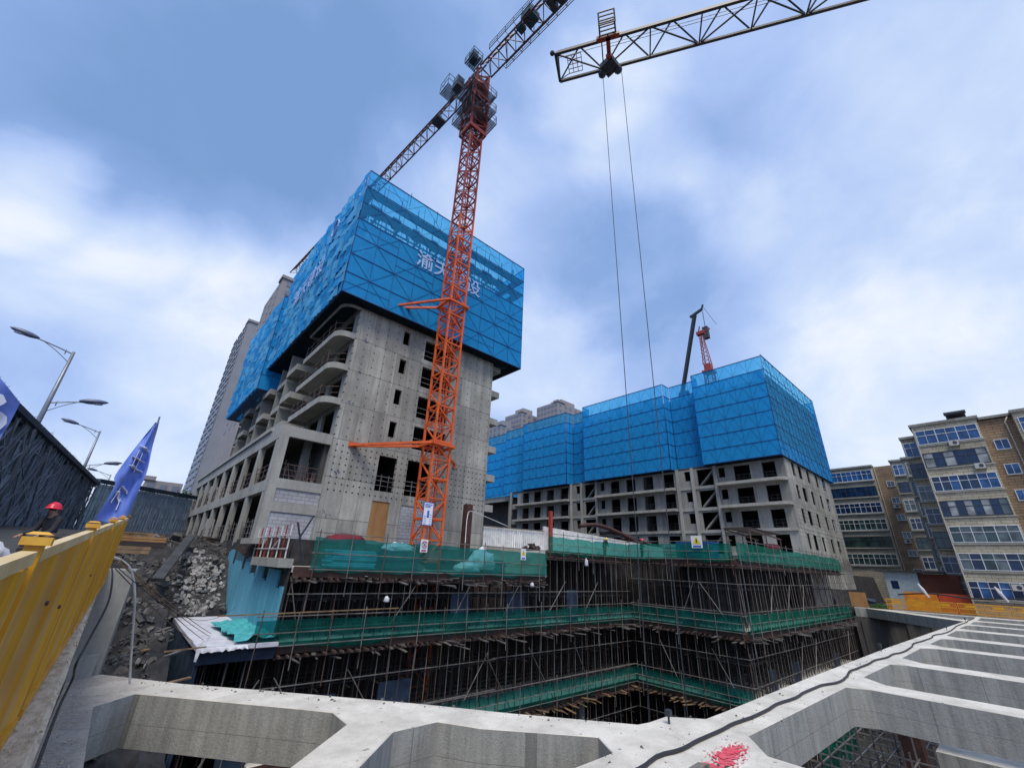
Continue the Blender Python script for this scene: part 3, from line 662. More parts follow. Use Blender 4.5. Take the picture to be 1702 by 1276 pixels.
# timber and sheet heaps at the top of the slope
ORD = ['first', 'second', 'third', 'fourth', 'fifth', 'sixth', 'seventh', 'eighth', 'ninth']
for k in range(9):
    x0 = 4.4 - k * .55; y0 = U(42, 48); z0 = ground_z(max(x0, .3), y0); mb = MB()
    for q in range(9): mb.box(x0 + U(-.1, .1), y0 + U(-.1, .1) + .18 * (q % 3), z0 + .1 * (q // 3), x0 + U(2.2, 3.2), y0 + .14 + .18 * (q % 3), z0 + .09 + .1 * (q // 3))
    solo('timber_stack', mb, ['plywood_dark', 'rust_steel', 'timber'][k % 3], '%s stack of dirty formwork timber above the spoil slope, %s from the podium' % (['dark', 'rusty', 'pale'][k % 3], ORD[k]), 'timber', 'timber stacks above the spoil slope')
mb = MB(); mb.bar((2.6, 30, -1.4), (4.6, 40, 1.1), .5, .16); solo('steel_chute', mb, 'pole_dark', 'grey steel plank leaning up the spoil slope', 'plank')

# ================================================================== left block under construction
YF = 33.3
lb = thing('concrete_block', 'tall raw concrete block under construction rising behind the orange crane', 'building', (10.9, YF, 1.0))
ops = []
for z in (9.8, 12.85, 15.9, 18.9): ops.append((15.35, 16.02, z, z + 1.42))
for z in (9.25, 12.2, 15.3, 18.15): ops.append((17.75, 21.15, z, z + 2.1))
ops += [(14.93, 16.6, 5.2, 8.1), (17.62, 19.9, 5.15, 8.2), (14.95, 16.5, 1.4, 4.4), (17.57, 19.8, 1.3, 4.35)]
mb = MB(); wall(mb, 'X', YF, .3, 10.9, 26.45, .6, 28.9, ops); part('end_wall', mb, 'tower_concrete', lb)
mb = MB(); mb.box(14.96, YF + .06, 1.41, 16.49, YF + .2, 4.39); part('board_panel', mb, 'ochre_board', lb, 'rust stained ochre board panel closing a ground floor doorway')
mb = MB(); mb.box(17.58, YF + .05, 1.31, 19.79, YF + .2, 4.34); part('block_infill', mb, 'block_infill', lb)
# guard rails across the end wall openings
for z in (9.25, 12.2, 15.3, 18.15):
    mb = MB()
    for dz in (.5, 1.0): mb.bar((17.8, YF + .12, z + dz), (20.45, YF + .12, z + dz), .045)
    mb.bar((19.1, YF + .12, z), (19.1, YF + .12, z + 1.1), .045); part('guard_rail', mb, 'pole_steel', lb)
for (x0, x1, z) in ((14.95, 16.6, 5.2), (17.65, 19.9, 5.15)):
    mb = MB()
    for dz in (.45, .85, 1.2): mb.bar((x0, YF + .12, z + dz), (x1, YF + .12, z + dz), .045)
    for q in (.3, .7): x = x0 + (x1 - x0) * q; mb.bar((x, YF + .12, z), (x, YF + .12, z + 1.35), .045)
    part('guard_rail', mb, 'pole_steel', lb)
# floors and side walls
LY = 73
for k, z in enumerate([4.55, 8.93, 11.9, 15.0, 18.05, 21.0, 24.0, 27.0, 28.9]):
    mb = MB(); mb.box(10.95, YF + .31, z - .22, 26.3, LY, z); part('floor_slab', mb, 'inner_shade_concrete' if k < 8 else 'slab_concrete', lb)
mb = MB()
for x in (13.5, 17.2, 21.5, 25.5): mb.box(x, YF + .35, .6, x + .25, YF + 11, 28.6)
mb.box(11.5, YF + 8, .6, 26, YF + 8.25, 28.6); part('inner_wall', mb, 'inner_shade_concrete', lb)
ops = []
for z in (9.1, 12.1, 15.15, 18.2): 
    for y in [34.4, 38.2, 43.5, 47.5, 51.5, 56, 60, 64.5, 68.5]: ops.append((y, y + (2.8 if y < 40 else 2.2), z, z + 2.3))
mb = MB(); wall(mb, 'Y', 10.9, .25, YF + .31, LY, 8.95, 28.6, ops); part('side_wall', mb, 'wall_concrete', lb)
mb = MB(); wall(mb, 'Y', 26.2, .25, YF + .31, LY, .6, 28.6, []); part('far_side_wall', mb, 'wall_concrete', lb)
# balconies: rounded nose slabs at the corner, boxes beyond
def rslab(x0, x1, y0, y1, z0, z1, r=1.1):
    pts = [(x1, y0), (x0 + r, y0)]
    for k in range(1, 8): a = math.pi / 2 * k / 7; pts.append((x0 + r - math.sin(a) * r, y0 + r - math.cos(a) * r))
    pts += [(x0, y1), (x1, y1)]; return pts
for k, z in enumerate([11.95, 15.0, 18.05, 21.05]):
    b_ = MB(); b_.prism(rslab(9.35, 10.88, YF - .02, 42.2, 0, 0), z - .18, z + .02)
    bl = part('balcony', b_, 'slab_concrete', lb)
    mb = MB(); outer_ = rslab(9.35, 10.88, YF - .02, 42.2, 0, 0); n = len(outer_)
    inner_ = rslab(9.47, 10.88, YF + .10, 42.08, 0, 0, 1.0)
    za, zb = z - .5, z - .182
    for P1, flip in ((outer_, 0), (inner_, 1)):
        pass
    i = len(mb.v); mb.v += [(p[0], p[1], za) for p in outer_] + [(p[0], p[1], zb) for p in outer_] + [(p[0], p[1], za) for p in inner_] + [(p[0], p[1], zb) for p in inner_]
    for q in range(n - 1):
        mb.f.append((i + q, i + q + 1, i + n + q + 1, i + n + q)); mb.f.append((i + 2 * n + q + 1, i + 2 * n + q, i + 3 * n + q, i + 3 * n + q + 1))
        mb.f.append((i + q, i + 2 * n + q, i + 2 * n + q + 1, i + q + 1))
    part('edge_beam', mb, 'slab_concrete', bl)
    if k < 3:
        mb = MB()
        for dz in (.5, 1.05): mb.bar((9.45, 34.6, z + dz), (9.45, 42, z + dz), .04); mb.bar((9.45, 34.6, z + dz), (10.5, YF + .1, z + dz), .04)
        for y in (34.6, 36, 37.5, 39, 40.5, 42): mb.bar((9.45, y, z), (9.45, y, z + 1.15 + U(0, .3)), .04)
        part('guard_rail', mb, 'rust_steel', bl)
i = 0
for z in (9.9, 11.95, 15.0, 18.05):
    for y in (43.6, 48.6, 53.4, 58.6, 63.4, 68.2):
        dx = 9.2 if int(y) % 2 else 9.6; b_ = MB(); b_.box(dx, y, z - .15, 10.88, y + 3.4, z + .02)
        bl = part('balcony', b_, 'slab_concrete', lb)
        mb = MB(); mb.box(dx, y, z - .6, dx + .12, y + 3.4, z - .152); mb.box(dx + .122, y, z - .6, 10.88, y + .12, z - .152); part('edge_beam', mb, 'slab_concrete', bl)
        mb = MB(); mb.box(dx + .1, y + 3.5, z - .6, 10.88, y + 3.7, z + 2.2); part('fin_wall', mb, 'wall_concrete', lb)
for k, z in enumerate([5.0, 8.0, 11.0, 14.1, 17.3, 20.4]):
    mb = MB(); mb.box(26.46, YF + .5, z - .12, 27.95, YF + 8, z + .05); mb.box(27.83, YF + .5, z + .052, 27.95, YF + 8, z + .55); mb.box(26.46, YF + .5, z + .052, 27.828, YF + .62, z + .55); part('rear_balcony', mb, 'slab_concrete', lb)
# blue spray marks on the wall
for (x, z) in [(11.75, 5.9), (11.6, 3.0), (11.7, 11.9), (11.72, 14.9), (11.9, 17.8)]:
    mb = MB()
    for q in range(5): a = (x + U(-.2, .2), YF - .012, z + U(-.25, .25)); mb.bar(a, (a[0] + U(-.25, .25), YF - .012, a[2] + U(-.2, .2)), .06, .01)
    part('spray_mark', mb, 'wall_mark', lb)

# podium in front of the long side
pd = thing('podium', 'low concrete podium with open bays projecting left of the tall block', 'building', (7.2, YF, .9))
mb = MB(); wall(mb, 'X', YF + .01, .35, 7.2, 10.88, .6, 8.9, [(7.78, 10.84, 5.06, 8.1), (7.8, 10.86, 3.48, 4.38), (7.8, 10.84, .82, 2.8)])
part('end_wall', mb, 'slab_concrete', pd)
mb = MB(); mb.box(7.81, YF + .08, 3.49, 10.85, YF + .2, 4.37); part('block_infill', mb, 'block_infill', pd)
mb = MB(); mb.box(7.81, YF + .08, .83, 10.83, YF + .2, 2.79); part('block_infill', mb, 'block_infill', pd)
mb = MB()
for y in [33.67, 38.7, 43.6, 48.4, 53.2, 58, 62.8, 67.6, 72.3]: pass
mb = MB(); mb.box(7.2, YF + .37, 7.95, 7.6, LY, 8.93); part('roof_beam', mb, 'slab_concrete', pd)
mb = MB(); mb.box(7.2, YF + .37, 4.15, 7.6, LY, 4.95); part('floor_beam', mb, 'slab_concrete', pd)
mb = MB(); mb.box(7.05, YF + 3.0, 8.94, 7.3, LY, 9.25); part('parapet_kerb', mb, 'slab_concrete', pd)
for y in [33.68, 38.7, 43.6, 48.4, 53.2, 58, 62.8, 67.6, 72.3]:
    for (a, b) in ((.6, 4.148), (4.952, 7.948)):
        mb = MB(); mb.box(7.22, y, a, 7.58, y + .75, b); part('column', mb, 'slab_concrete', pd)
mb = MB(); mb.box(7.62, YF + .37, 8.6, 10.86, LY, 8.88); part('roof_slab', mb, 'inner_shade_concrete', pd)
mb = MB(); mb.box(7.62, YF + .37, 4.3, 10.86, LY, 4.5); part('floor_slab', mb, 'inner_shade_concrete', pd)
mb = MB(); mb.box(10.5, YF + .37, .6, 10.88, LY, 8.58); part('back_wall', mb, 'inner_shade_concrete', pd)
for i_, y in enumerate([34.5, 39.6, 44.5, 49.3, 54, 58.8, 63.6]):
    for z in (4.95, .95):
        mb = MB(); y1 = y + 4
        for dz in (.45, .9, 1.25): mb.bar((7.4, y, z + dz), (7.4, y1, z + dz), .045)
        for q in range(5): yy_ = y + (y1 - y) * q / 4; mb.bar((7.4, yy_, z), (7.4 + U(-.1, .1), yy_, z + 1.2 + U(0, .5)), .045)
        part('guard_rail', mb, 'pole_steel' if z < 2 else 'rust_steel', pd)
mb = MB()
for q in range(18): x = U(7.9, 10.6); mb.bar((x, YF + .5, 5.06), (x + U(-.3, .3), YF + .5 + U(0, .6), 5.06 + U(.5, 1.6)), .05)
for q in range(3): mb.bar((7.8, YF + .6, 5.4 + q * .4), (10.8, YF + .6, 5.4 + q * .4), .045)
part('guard_rail', mb, 'rust_steel', pd)
mb = MB(); mb.box(9.6, YF + 2.2, 5.06, 10.1, YF + 2.8, 8.58); part('column', mb, 'slab_concrete', pd)

# ------------------------------------------------------------------ climbing scaffold screens
def screen_face(par, axis, pos, u0, u1, z0, z1, step, bay, mat, sheer_from, out, scaly=0.0, braces=True, barw=.06, big=True):
    """perforated sheet cladding in panels with a frame of rails, posts and braces.  out = -1/+1 outward direction"""
    def P(u, z, d): return (u, pos + d * out, z) if axis == 'X' else (pos + d * out, u, z)
    nz = max(1, round((z1 - z0) / step)); nu = max(1, round((u1 - u0) / bay)); dz = (z1 - z0) / nz; du = (u1 - u0) / nu
    lo, hi, pale = MB(), MB(), MB()
    for j in range(nz):
        a, b = z0 + j * dz, z0 + (j + 1) * dz; t = hi if (a + b) / 2 > sheer_from else lo
        sub_ = 2 if scaly else 1
        for i in range(nu * sub_):
            ua, ub = u0 + i * du / sub_, u0 + (i + 1) * du / sub_
            for (za, zb) in (((a, (a + b) / 2), ((a + b) / 2, b)) if scaly else ((a, b),)):
                if scaly:
                    d = [.02 + U(0, scaly) for _ in range(4)]
                    d = [.01 + scaly * .25 * rnd(), .01 + scaly * rnd(), .01 + scaly * rnd() * .7, .01 + scaly * .3 * rnd()]
                else: d = [U(0, .025) for _ in range(4)]
                q = [P(ua, za, d[0]), P(ub, za, d[1]), P(ub, zb, d[2]), P(ua, zb, d[3])]
                if (axis == 'X') == (out > 0) : q.reverse()
                (pale if scaly and rnd() < .30 + .25 * (vnoise(ua * .8, za * .5) > .6) else t).quad(*q)
    if lo.f: part('screen_sheet', lo, mat, par)
    if pale.f: part('pale_sheen_sheet', pale, mat + '_pale', par)  # random panels painted paler for the sheen
    if hi.f: part('sheer_screen_sheet', hi, mat + '_sheer', par)
    fr = MB()
    for j in range(nz + 1): fr.bar(P(u0, z0 + j * dz, .03), P(u1, z0 + j * dz, .03), barw * (1.35 if j in (0, nz) else 1))
    for i in range(nu + 1): fr.bar(P(u0 + i * du, z0, .035), P(u0 + i * du, z1, .035), barw * (.45 if big else .3))
    part('rail_frame', fr, 'screen_frame', par)
    if braces:
        br = MB()
        for j in range(nz):
            for i in range(nu):
                ua, ub, za, zb = u0 + i * du, u0 + (i + 1) * du, z0 + j * dz, z0 + (j + 1) * dz
                if big:
                    if (i + j) % 2 == 0: br.bar(P(ua, za, .04), P(ub, zb, .04), barw * .38)
                    else: br.bar(P(ua, zb, .04), P(ub, za, .04), barw * .38)
                    if (i // 2 + j) % 3 == 0: br.bar(P(ua, (za + zb) / 2, .04), P(ub, (za + zb) / 2, .04), barw * .4)
                else: br.bar(P(ua, za, .04), P((ua + ub) / 2, zb, .04), barw * .26); br.bar(P((ua + ub) / 2, zb, .045), P(ub, za, .045), barw * .26)
        part('diagonal_braces', br, 'screen_frame', par)
def walkways(par, x0, y0, x1, y1, zs, w, mat='screen_frame', post=True, pitch=2.0):
    for z in zs:
        mb = MB(); mb.box(x0, y0, z - .05, x1, y0 + w, z); mb.box(x0, y0 + w + .002, z - .05, x0 + w, y1, z); mb.box(x1 - w, y0 + w + .002, z - .05, x1, y1, z); mb.box(x0 + w + .002, y1 - w, z - .05, x1 - w - .002, y1, z)
        part('walkway', mb, mat, par)
    if post:
        mb = MB(); za, zb = zs[0], zs[-1] + 2
        x = x0 + .05
        while x < x1: mb.bar((x, y0 + w, za), (x, y0 + w, zb), .07); mb.bar((x, y1 - w, za), (x, y1 - w, zb), .07); x += pitch
        y = y0 + w
        while y < y1: mb.bar((x0 + w, y, za), (x0 + w, y, zb), .07); mb.bar((x1 - w, y, za), (x1 - w, y, zb), .07); y += pitch
        part('inner_posts', mb, mat, par)
SX0, SX1, SY0, SY1, SZ0, SZ1 = 8.6, 29.6, 32.2, 55.2, 20.95, 35.2
cs = thing('climbing_screen', 'big bright blue scaffold screen with white lettering, wrapped round the top of the tall block', 'scaffold screen', (SX0, SY0, SZ0))
screen_face(cs, 'X', SY0, SX0, SX1, SZ0, SZ1, 2.035, 2.1, 'blue_mesh', 29.0, -1)
screen_face(cs, 'Y', SX0, SY0, SY1, SZ0, SZ1, 2.035, 2.0, 'blue_mesh', 99, -1, scaly=.38, braces=False, barw=.035)
screen_face(cs, 'Y', SX1, SY0, SY1, SZ0, SZ1, 2.035, 2.1, 'blue_mesh', 29.0, 1, braces=False)
screen_face(cs, 'X', SY1, SX0, SX1, SZ0, SZ1, 2.035, 2.1, 'blue_mesh', 29.0, 1, braces=False)
walkways(cs, SX0 + .06, SY0 + .06, SX1 - .06, SY1 - .06, [21.05, 23.0, 25.0, 27.1, 29.12, 31.12, 33.15], 1.0)
mb = MB()
for k in range(8): mb.box(10.4 + k * 2.4, SY0 + 1.3, 31.2, 10.6 + k * 2.4, SY1 - 1.3, 31.35)
for k in range(5): mb.box(10.2, SY0 + 2 + k * 4.4, 31.36, 28.0, SY0 + 2.15 + k * 4.4, 31.48)
part('table_form_joists', mb, 'screen_frame', cs)
mb = MB()
for k in range(90): x, y = U(10.2, 28), U(SY0 + 1.3, SY1 - 1.5) if k % 2 else SY0 + 1.3 + U(0, 1.5); mb.bar((x, y, 29.0), (x, y, 31.2), .07)
for k in range(26): x = U(10.2, 28); y = SY0 + U(1.4, 4); mb.bar((x, y, 31.4), (x, y, 33.1 + U(-.5, .6)), .09)
for k in range(8): x = 9.8 + k * 2.4; mb.box(x, SY0 + 1.5, 31.4, x + U(.6, 1.6), SY0 + 1.62, 32.9)
part('prop_forest', mb, 'screen_frame', cs, kind='stuff')
mb = MB()
for q in (0,): 
    for (x, z1_) in ((13.2, 35.9), (16.5, 35.7), (19.4, 35.6)): mb.bar((x, SY0 + .2, 34), (x, SY0 + .2, z1_), .05)
part('post_stub', mb, 'dark_steel', cs)
mb = MB(); mb.box(SX0 + .08, SY0 + .08, 20.80, 10.8, SY1 - .1, 20.94); mb.box(10.802, SY0 + .08, 20.80, SX1 - .08, YF - .02, 20.94); mb.box(26.6, YF - .018, 20.80, SX1 - .08, SY1 - .1, 20.94); part('catch_deck', mb, 'dark_net', cs)
# lettering
text_part('渝天建设', 2.05, cs, 'screen_letter', (18.85, SY0 - .09, 28.12), (1, 0, 0), (0, 0, 1), 'lettering', .008, .02)
mb = MB(); c = (19.0, SY0 - .09, 30.6)
for (a, b) in (((-.95, -.7), (-.2, .8)), ((-.2, .8), (.3, -.2)), ((-.5, -.2), (.9, -.7)), ((.3, .8), (1.0, -.4)), ((-.9, .8), (-.5, .1))):
    mb.bar((c[0] + a[0], c[1], c[2] + a[1]), (c[0] + b[0], c[1], c[2] + b[1]), .26, .012)
part('emblem', mb, 'screen_letter', cs)
text_part('渝天建设', 2.6, cs, 'screen_letter', (SX0 - .30, 45.0, 28.2), (0, -1, 0), (0, 0, 1), 'side_lettering', .006, .03)
mb = MB(); 
for k in range(20):
    a0, a1 = 6.283 * k / 20, 6.283 * (k + 1) / 20; mb.bar((SX0 - .3, 38.9 + math.cos(a0) * .8, 32.2 + math.sin(a0) * 1.05), (SX0 - .3, 38.9 + math.cos(a1) * .8, 32.2 + math.sin(a1) * 1.05), .18, .06)
part('side_emblem', mb, 'screen_letter', cs)
c2 = thing('climbing_screen', 'second blue scaffold screen stepping out behind the big one on the long side', 'scaffold screen', (8.2, 55.3, 18.3))
screen_face(c2, 'Y', 8.1, 55.4, 73.2, 18.35, 31.6, 2.0, 2.0, 'blue_mesh', 99, -1, scaly=.38, braces=False, barw=.035)
screen_face(c2, 'X', 55.4, 8.1, 10.6, 18.35, 31.6, 2.0, 1.3, 'blue_mesh', 99, -1, braces=False)
screen_face(c2, 'X', 73.2, 8.1, 20, 18.35, 31.6, 2.0, 2.0, 'blue_mesh', 99, 1, braces=False)
walkways(c2, 8.2, 55.5, 20, 73.1, [18.4, 22.4, 26.4, 30.4], .9)

# ================================================================== tower crane beside the left block
def lattice_box(mb, c, w, z0, z1, leg=.16, br=.09, rungs=True):
    x0, y0 = c[0] - w / 2, c[1] - w / 2; x1, y1 = c[0] + w / 2, c[1] + w / 2; C = [(x0, y0), (x1, y0), (x1, y1), (x0, y1)]
    for p in C: mb.bar((*p, z0), (*p, z1), leg)
    n = max(1, round((z1 - z0) / 1.5)); h = (z1 - z0) / n
    for j in range(n):
        for k in range(4):
            p, q = C[k], C[(k + 1) % 4]; a, b = z0 + j * h, z0 + (j + 1) * h
            if (j + k) % 2: p, q = q, p
            mb.bar((*p, a + .06), (*q, b - .06), br); 
            if j == n - 1 or j == 0: pass
            mb.bar((*C[k], a + .04), (*C[(k + 1) % 4], a + .04), br * (1.5 if j == 0 else .8))
        mb.bar((*C[j % 2], z0 + j * h + .1), (*C[j % 2 + 2], z0 + j * h + .1), br * .7)
def truss(mb, a, b, w, h, seg, leg=.12, br=.06, apex=True, skip=0):
    """three-chord jib: two bottom chords w apart and one top chord h above"""
    a, b = Vector(a), Vector(b); d = b - a; L_ = d.length; d.normalize(); s = d.cross(Vector((0, 0, 1))).normalized() * (w / 2); u_ = Vector((0, 0, h)); n = max(1, round(L_ / seg)); q = L_ / n
    mb.bar(a + s, b + s, leg); mb.bar(a - s, b - s, leg); mb.bar(a + u_ + d * q * .5 * 0, b + u_, leg)
    for k in range(n):
        p0 = a + d * q * k; p1 = a + d * q * (k + 1); m = a + d * q * (k + .5) + u_
        for sg_ in (1, -1): mb.bar(p0 + s * sg_, m, br); mb.bar(m, p1 + s * sg_, br)
        mb.bar(p0 - s, p0 + s, br)
        if k % 2: mb.bar(p0 - s, p1 + s, br)
        else: mb.bar(p0 + s, p1 - s, br)
CX_, CY_ = 17.9, 29.3
tcx = thing('tower_crane', 'orange tower crane tied to the tall concrete block, its dark jib reaching behind it', 'tower crane', (CX_, CY_, -12))
z = -12.0; k = 0
while z < 48.0:
    mb = MB(); z1_ = z + 3.0; lattice_box(mb, (CX_, CY_), 1.6, z, z1_ - .02); part('mast_section', mb, 'orange_paint' if z < 31 else 'red_paint', tcx); z = z1_
# inner ladder
mb = MB()
for s2 in (-.2, .2): mb.bar((CX_ + s2, CY_ + .3, -1), (CX_ + s2, CY_ + .3, 47), .05)
for k in range(110): mb.bar((CX_ - .2, CY_ + .3, k * .43), (CX_ + .2, CY_ + .3, k * .43), .03)
part('ladder', mb, 'orange_paint', tcx)
for z, X1, X2 in ((8.75, 12.3, 12.6), (22.3, 13.1, 13.3)):
    mb = MB(); w = 1.05
    C = [(CX_ - w, CY_ - w), (CX_ + w, CY_ - w), (CX_ + w, CY_ + w), (CX_ - w, CY_ + w)]
    for q in range(4): mb.bar((*C[q], z), (*C[(q + 1) % 4], z), .2, .22)
    tf = part('tie_collar', mb, 'orange_paint', tcx)
    for a, b in ((C[0], (X1, YF - .05)), (C[3], (X2, YF - .05)), (C[2], (22.5, YF - .05))):
        mb = MB(); mb.bar((*a, z), (*b, z - (.35 if b[0] < 15 else 0)), .19); mb.box(b[0] - .14, YF - .09, z - .5, b[0] + .14, YF - .003, z - .1); part('tie_brace', mb, 'orange_paint', tf)
# climbing frame, slewing unit, cab
def cage(mb, x0, y0, x1, y1, z, h=1.1, bar=.05, floor=.06):
    k = 0
    while x0 + k * .22 < x1: mb.box(x0 + k * .22, y0, z - floor, x0 + k * .22 + .15, y1, z); k += 1   # open grating
    C = [(x0, y0), (x1, y0), (x1, y1), (x0, y1)]
    for q in range(4):
        for hz in (h * .5, h): mb.bar((*C[q], z + hz), (*C[(q + 1) % 4], z + hz), bar)
        n = max(1, round(((C[q][0] - C[(q + 1) % 4][0]) ** 2 + (C[q][1] - C[(q + 1) % 4][1]) ** 2) ** .5 / .9))
        for k in range(n): t = k / n; mb.bar((C[q][0] + (C[(q + 1) % 4][0] - C[q][0]) * t, C[q][1] + (C[(q + 1) % 4][1] - C[q][1]) * t, z), (C[q][0] + (C[(q + 1) % 4][0] - C[q][0]) * t, C[q][1] + (C[(q + 1) % 4][1] - C[q][1]) * t, z + h), bar)
mb = MB(); lattice_box(mb, (CX_, CY_), 2.15, 46.2, 52.6, .2, .12); 
for z in (46.4, 49.2, 52.4): mb.box(CX_ - 1.15, CY_ - 1.15, z, CX_ + 1.15, CY_ - 1.05, z + .3); mb.box(CX_ - 1.15, CY_ - 1.0, z, CX_ - 1.05, CY_ + 1.15, z + .3)
part('climbing_frame', mb, 'red_paint', tcx)
for (z, e) in ((48.4, 1.9), (50.6, 1.8), (53.2, 1.75)):
    mb = MB(); cage(mb, CX_ - e, CY_ - e, CX_ + e, CY_ + e, z); part('platform', mb, 'dark_steel', tcx)
mb = MB(); lattice_box(mb, (CX_, CY_), 1.75, 52.6, 57.2, .26, .14); mb.box(CX_ - .95, CY_ - .95, 54.2, CX_ + .95, CY_ + .95, 54.7); mb.prism([(CX_ + math.cos(a * .5236) * 1.15, CY_ + math.sin(a * .5236) * 1.15) for a in range(12)], 54.75, 55.15); part('slewing_unit', mb, 'red_paint', tcx)
jd = Vector((-.075, 1, 0)).normalized(); js = jd.cross(Vector((0, 0, 1)))
base_ = Vector((CX_ + .3, CY_, 58.0))
mb = MB(); truss(mb, base_ - jd * .8, base_ + jd * 62, 1.5, 1.45, 1.7, .17, .075); part('jib', mb, 'jib_red', tcx)
mb = MB(); truss(mb, base_ - jd * 15.5, base_ - jd * .8, 1.9, 1.7, 1.5, .17, .085); part('counter_jib', mb, 'jib_red', tcx)
mb = MB(); a = base_ - jd * 3
mb.box(CX_ - .2, CY_ - 9.4, 58.15, CX_ + 1.4, CY_ - 7.9, 59.3); mb.box(CX_ + .1, CY_ - 7.6, 58.15, CX_ + 1.0, CY_ - 6.8, 58.9); part('hoist_winch', mb, 'dark_teal', tcx)
for k in range(4):
    c_ = base_ - jd * (11.6 + k * 1.0); mb = MB(); mb.box(c_.x - .75, c_.y - .3, 57.1, c_.x + .75, c_.y + .3, 59.6); part('counterweight', mb, 'jib_steel', tcx)
for sg_ in (-1, 1):
    mb = MB(); c_ = base_ - jd * 8 + js * sg_ * 1.5
    for hz in (.55, 1.1): mb.bar(c_ + jd * 5 + Vector((0, 0, hz)), c_ - jd * 6 + Vector((0, 0, hz)), .05)
    for k in range(9): p_ = c_ + jd * (5 - k * 1.37); mb.bar(p_, p_ + Vector((0, 0, 1.1)), .05); mb.bar(p_, p_ - js * sg_ * .7, .05)
    mb.bar(c_ + jd * 5, c_ - jd * 6, .08, .05); part('side_walkway', mb, 'dark_steel', tcx)
mb = MB(); cage(mb, CX_ - 2.3, CY_ - 1.8, CX_ - .9, CY_ + .1, 57.6); mb.box(CX_ - 2.0, CY_ - 1.3, 57.7, CX_ - 1.3, CY_ - .3, 59.3); part('electric_cabinet', mb, 'dark_teal', tcx)
mb = MB(); mb.box(CX_ - 2.3, CY_ + 1.3, 55.2, CX_ - 1.3, CY_ + 2.5, 57.0); cb_ = part('cab', mb, 'dark_steel', tcx)
mb = MB(); mb.box(CX_ - 2.2, CY_ + 1.27, 55.9, CX_ - 1.4, CY_ + 1.295, 56.9); mb.box(CX_ - 2.33, CY_ + 1.4, 55.9, CX_ - 2.305, CY_ + 2.4, 56.9); part('cab_window', mb, 'glass_navy', cb_)
mb = MB(); cage(mb, CX_ - 2.6, CY_ + 3.2, CX_ - 1.0, CY_ + 5.2, 57.2, 1.9); part('jib_basket', mb, 'dark_steel', tcx)
mb = MB(); p_ = base_ + jd * 9; mb.box(p_.x - .7, p_.y - .8, 57.6, p_.x + .7, p_.y + .8, 57.95); part('jib_trolley', mb, 'dark_steel', tcx)
mb = MB(); pts = [(CX_ - 1.7 - .25 * math.sin(k * .9), CY_ - .6 + .1 * math.cos(k), 48.0 - k * .42) for k in range(11)]; mb.path(pts, .06, 5); part('hanging_chain', mb, 'dark_steel', tcx)
# notice board on the mast
mb = MB(); mb.box(16.78, CY_ - .98, 2.5, 17.62, CY_ - .93, 4.15); bd = part('notice_board', mb, 'sign_blue', tcx, 'white and blue notice board on the lowest visible mast section')
mb = MB(); mb.box(16.82, CY_ - .99, 2.55, 17.58, CY_ - .981, 4.1); part('board_face', mb, 'sign_white', bd)
mb = MB(); mb.box(17.12, CY_ - 1.0, 3.05, 17.3, CY_ - .991, 3.55)
for k in range(3): mb.box(16.88, CY_ - 1.0, 3.98 - k * .10, 17.52 - .1 * k, CY_ - .991, 4.03 - k * .10)
for k in range(5): mb.box(16.88, CY_ - 1.0, 2.62 + k * .13, 17.08, CY_ - .991, 2.65 + k * .13); mb.box(17.35, CY_ - 1.0, 2.62 + k * .16, 17.53, CY_ - .991, 2.65 + k * .16)
part('board_print', mb, 'sign_blue', bd)
mb = MB(); mb.box(CX_ - .3, CY_ - 1.2, .1, CX_ + .55, CY_ - .9, .85); solo('junction_box', mb, 'red_paint', 'red electrical box standing at the foot of the orange crane mast', 'electrical box')

# ================================================================== right block
RX = 61.2
rb = thing('long_block', 'long raw concrete block under construction on the right with slab edges and open bays', 'building', (RX, 16.1, 2.4))
ops = []
secA = [(17.3, 18.6, 2.25), (20.2, 22.2, 2.25), (23.0, 23.9, 1.4)]
def bays(z):
    o = []
    for a, b in ((17.2, 18.8), (20.3, 22.4)): o.append((a, b, z + .05, z + 2.35))
    o.append((23.6, 24.5, z + 1.0, z + 2.35)); o.append((25.3, 27.6, z + .05, z + 2.45)); o.append((28.6, 29.5, z + 1.0, z + 2.4))
    for a in (31.2, 34.7, 37.9, 41.0): o.append((a, a + 1.75, z + .05, z + 2.4))
    o.append((44.0, 44.9, z + 1, z + 2.4)); o.append((45.9, 48.3, z + .05, z + 2.4)); o.append((49.3, 50.3, z + 1, z + 2.4))
    for a in (52.2, 55.8, 59.3, 62.6, 66.0): o.append((a, a + 1.9, z + .05, z + 2.35))
    return o
for z in (2.6, 5.6, 8.6, 11.6): ops += bays(z)
ops = [(a, b, c, d if c > 3.8 else d) for a, b, c, d in ops]
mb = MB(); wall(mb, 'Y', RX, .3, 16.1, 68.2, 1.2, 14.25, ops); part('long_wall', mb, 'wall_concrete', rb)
mb = MB(); wall(mb, 'Y', 62.5, .3, 16.41, 68.2, 14.62, 26.0, []); part('upper_wall', mb, 'wall_concrete', rb)
ops = []
for z in (3.9, 6.9, 9.9, 12.9):
    for a, w in ((64.0, 1.1), (66.6, 1.6), (70.4, 1.2), (74.6, 1.2), (78.0, 1.6)): ops.append((a, a + w, z - .45, z + 1.35))
mb = MB(); wall(mb, 'X', 16.1, .10, RX + .302, 82.4, -3.2, 26.2, ops); part('end_wall', mb, 'tower_concrete', rb)
for k, z in enumerate([2.6, 5.6, 8.6, 11.6, 14.6, 17.6, 20.6, 23.6, 26.2]):
    mb = MB(); mb.box(RX + .31 if z < 14.7 else 62.81, 16.41, z - .2, 82, 68, z); part('floor_slab', mb, 'inner_shade_concrete', rb)
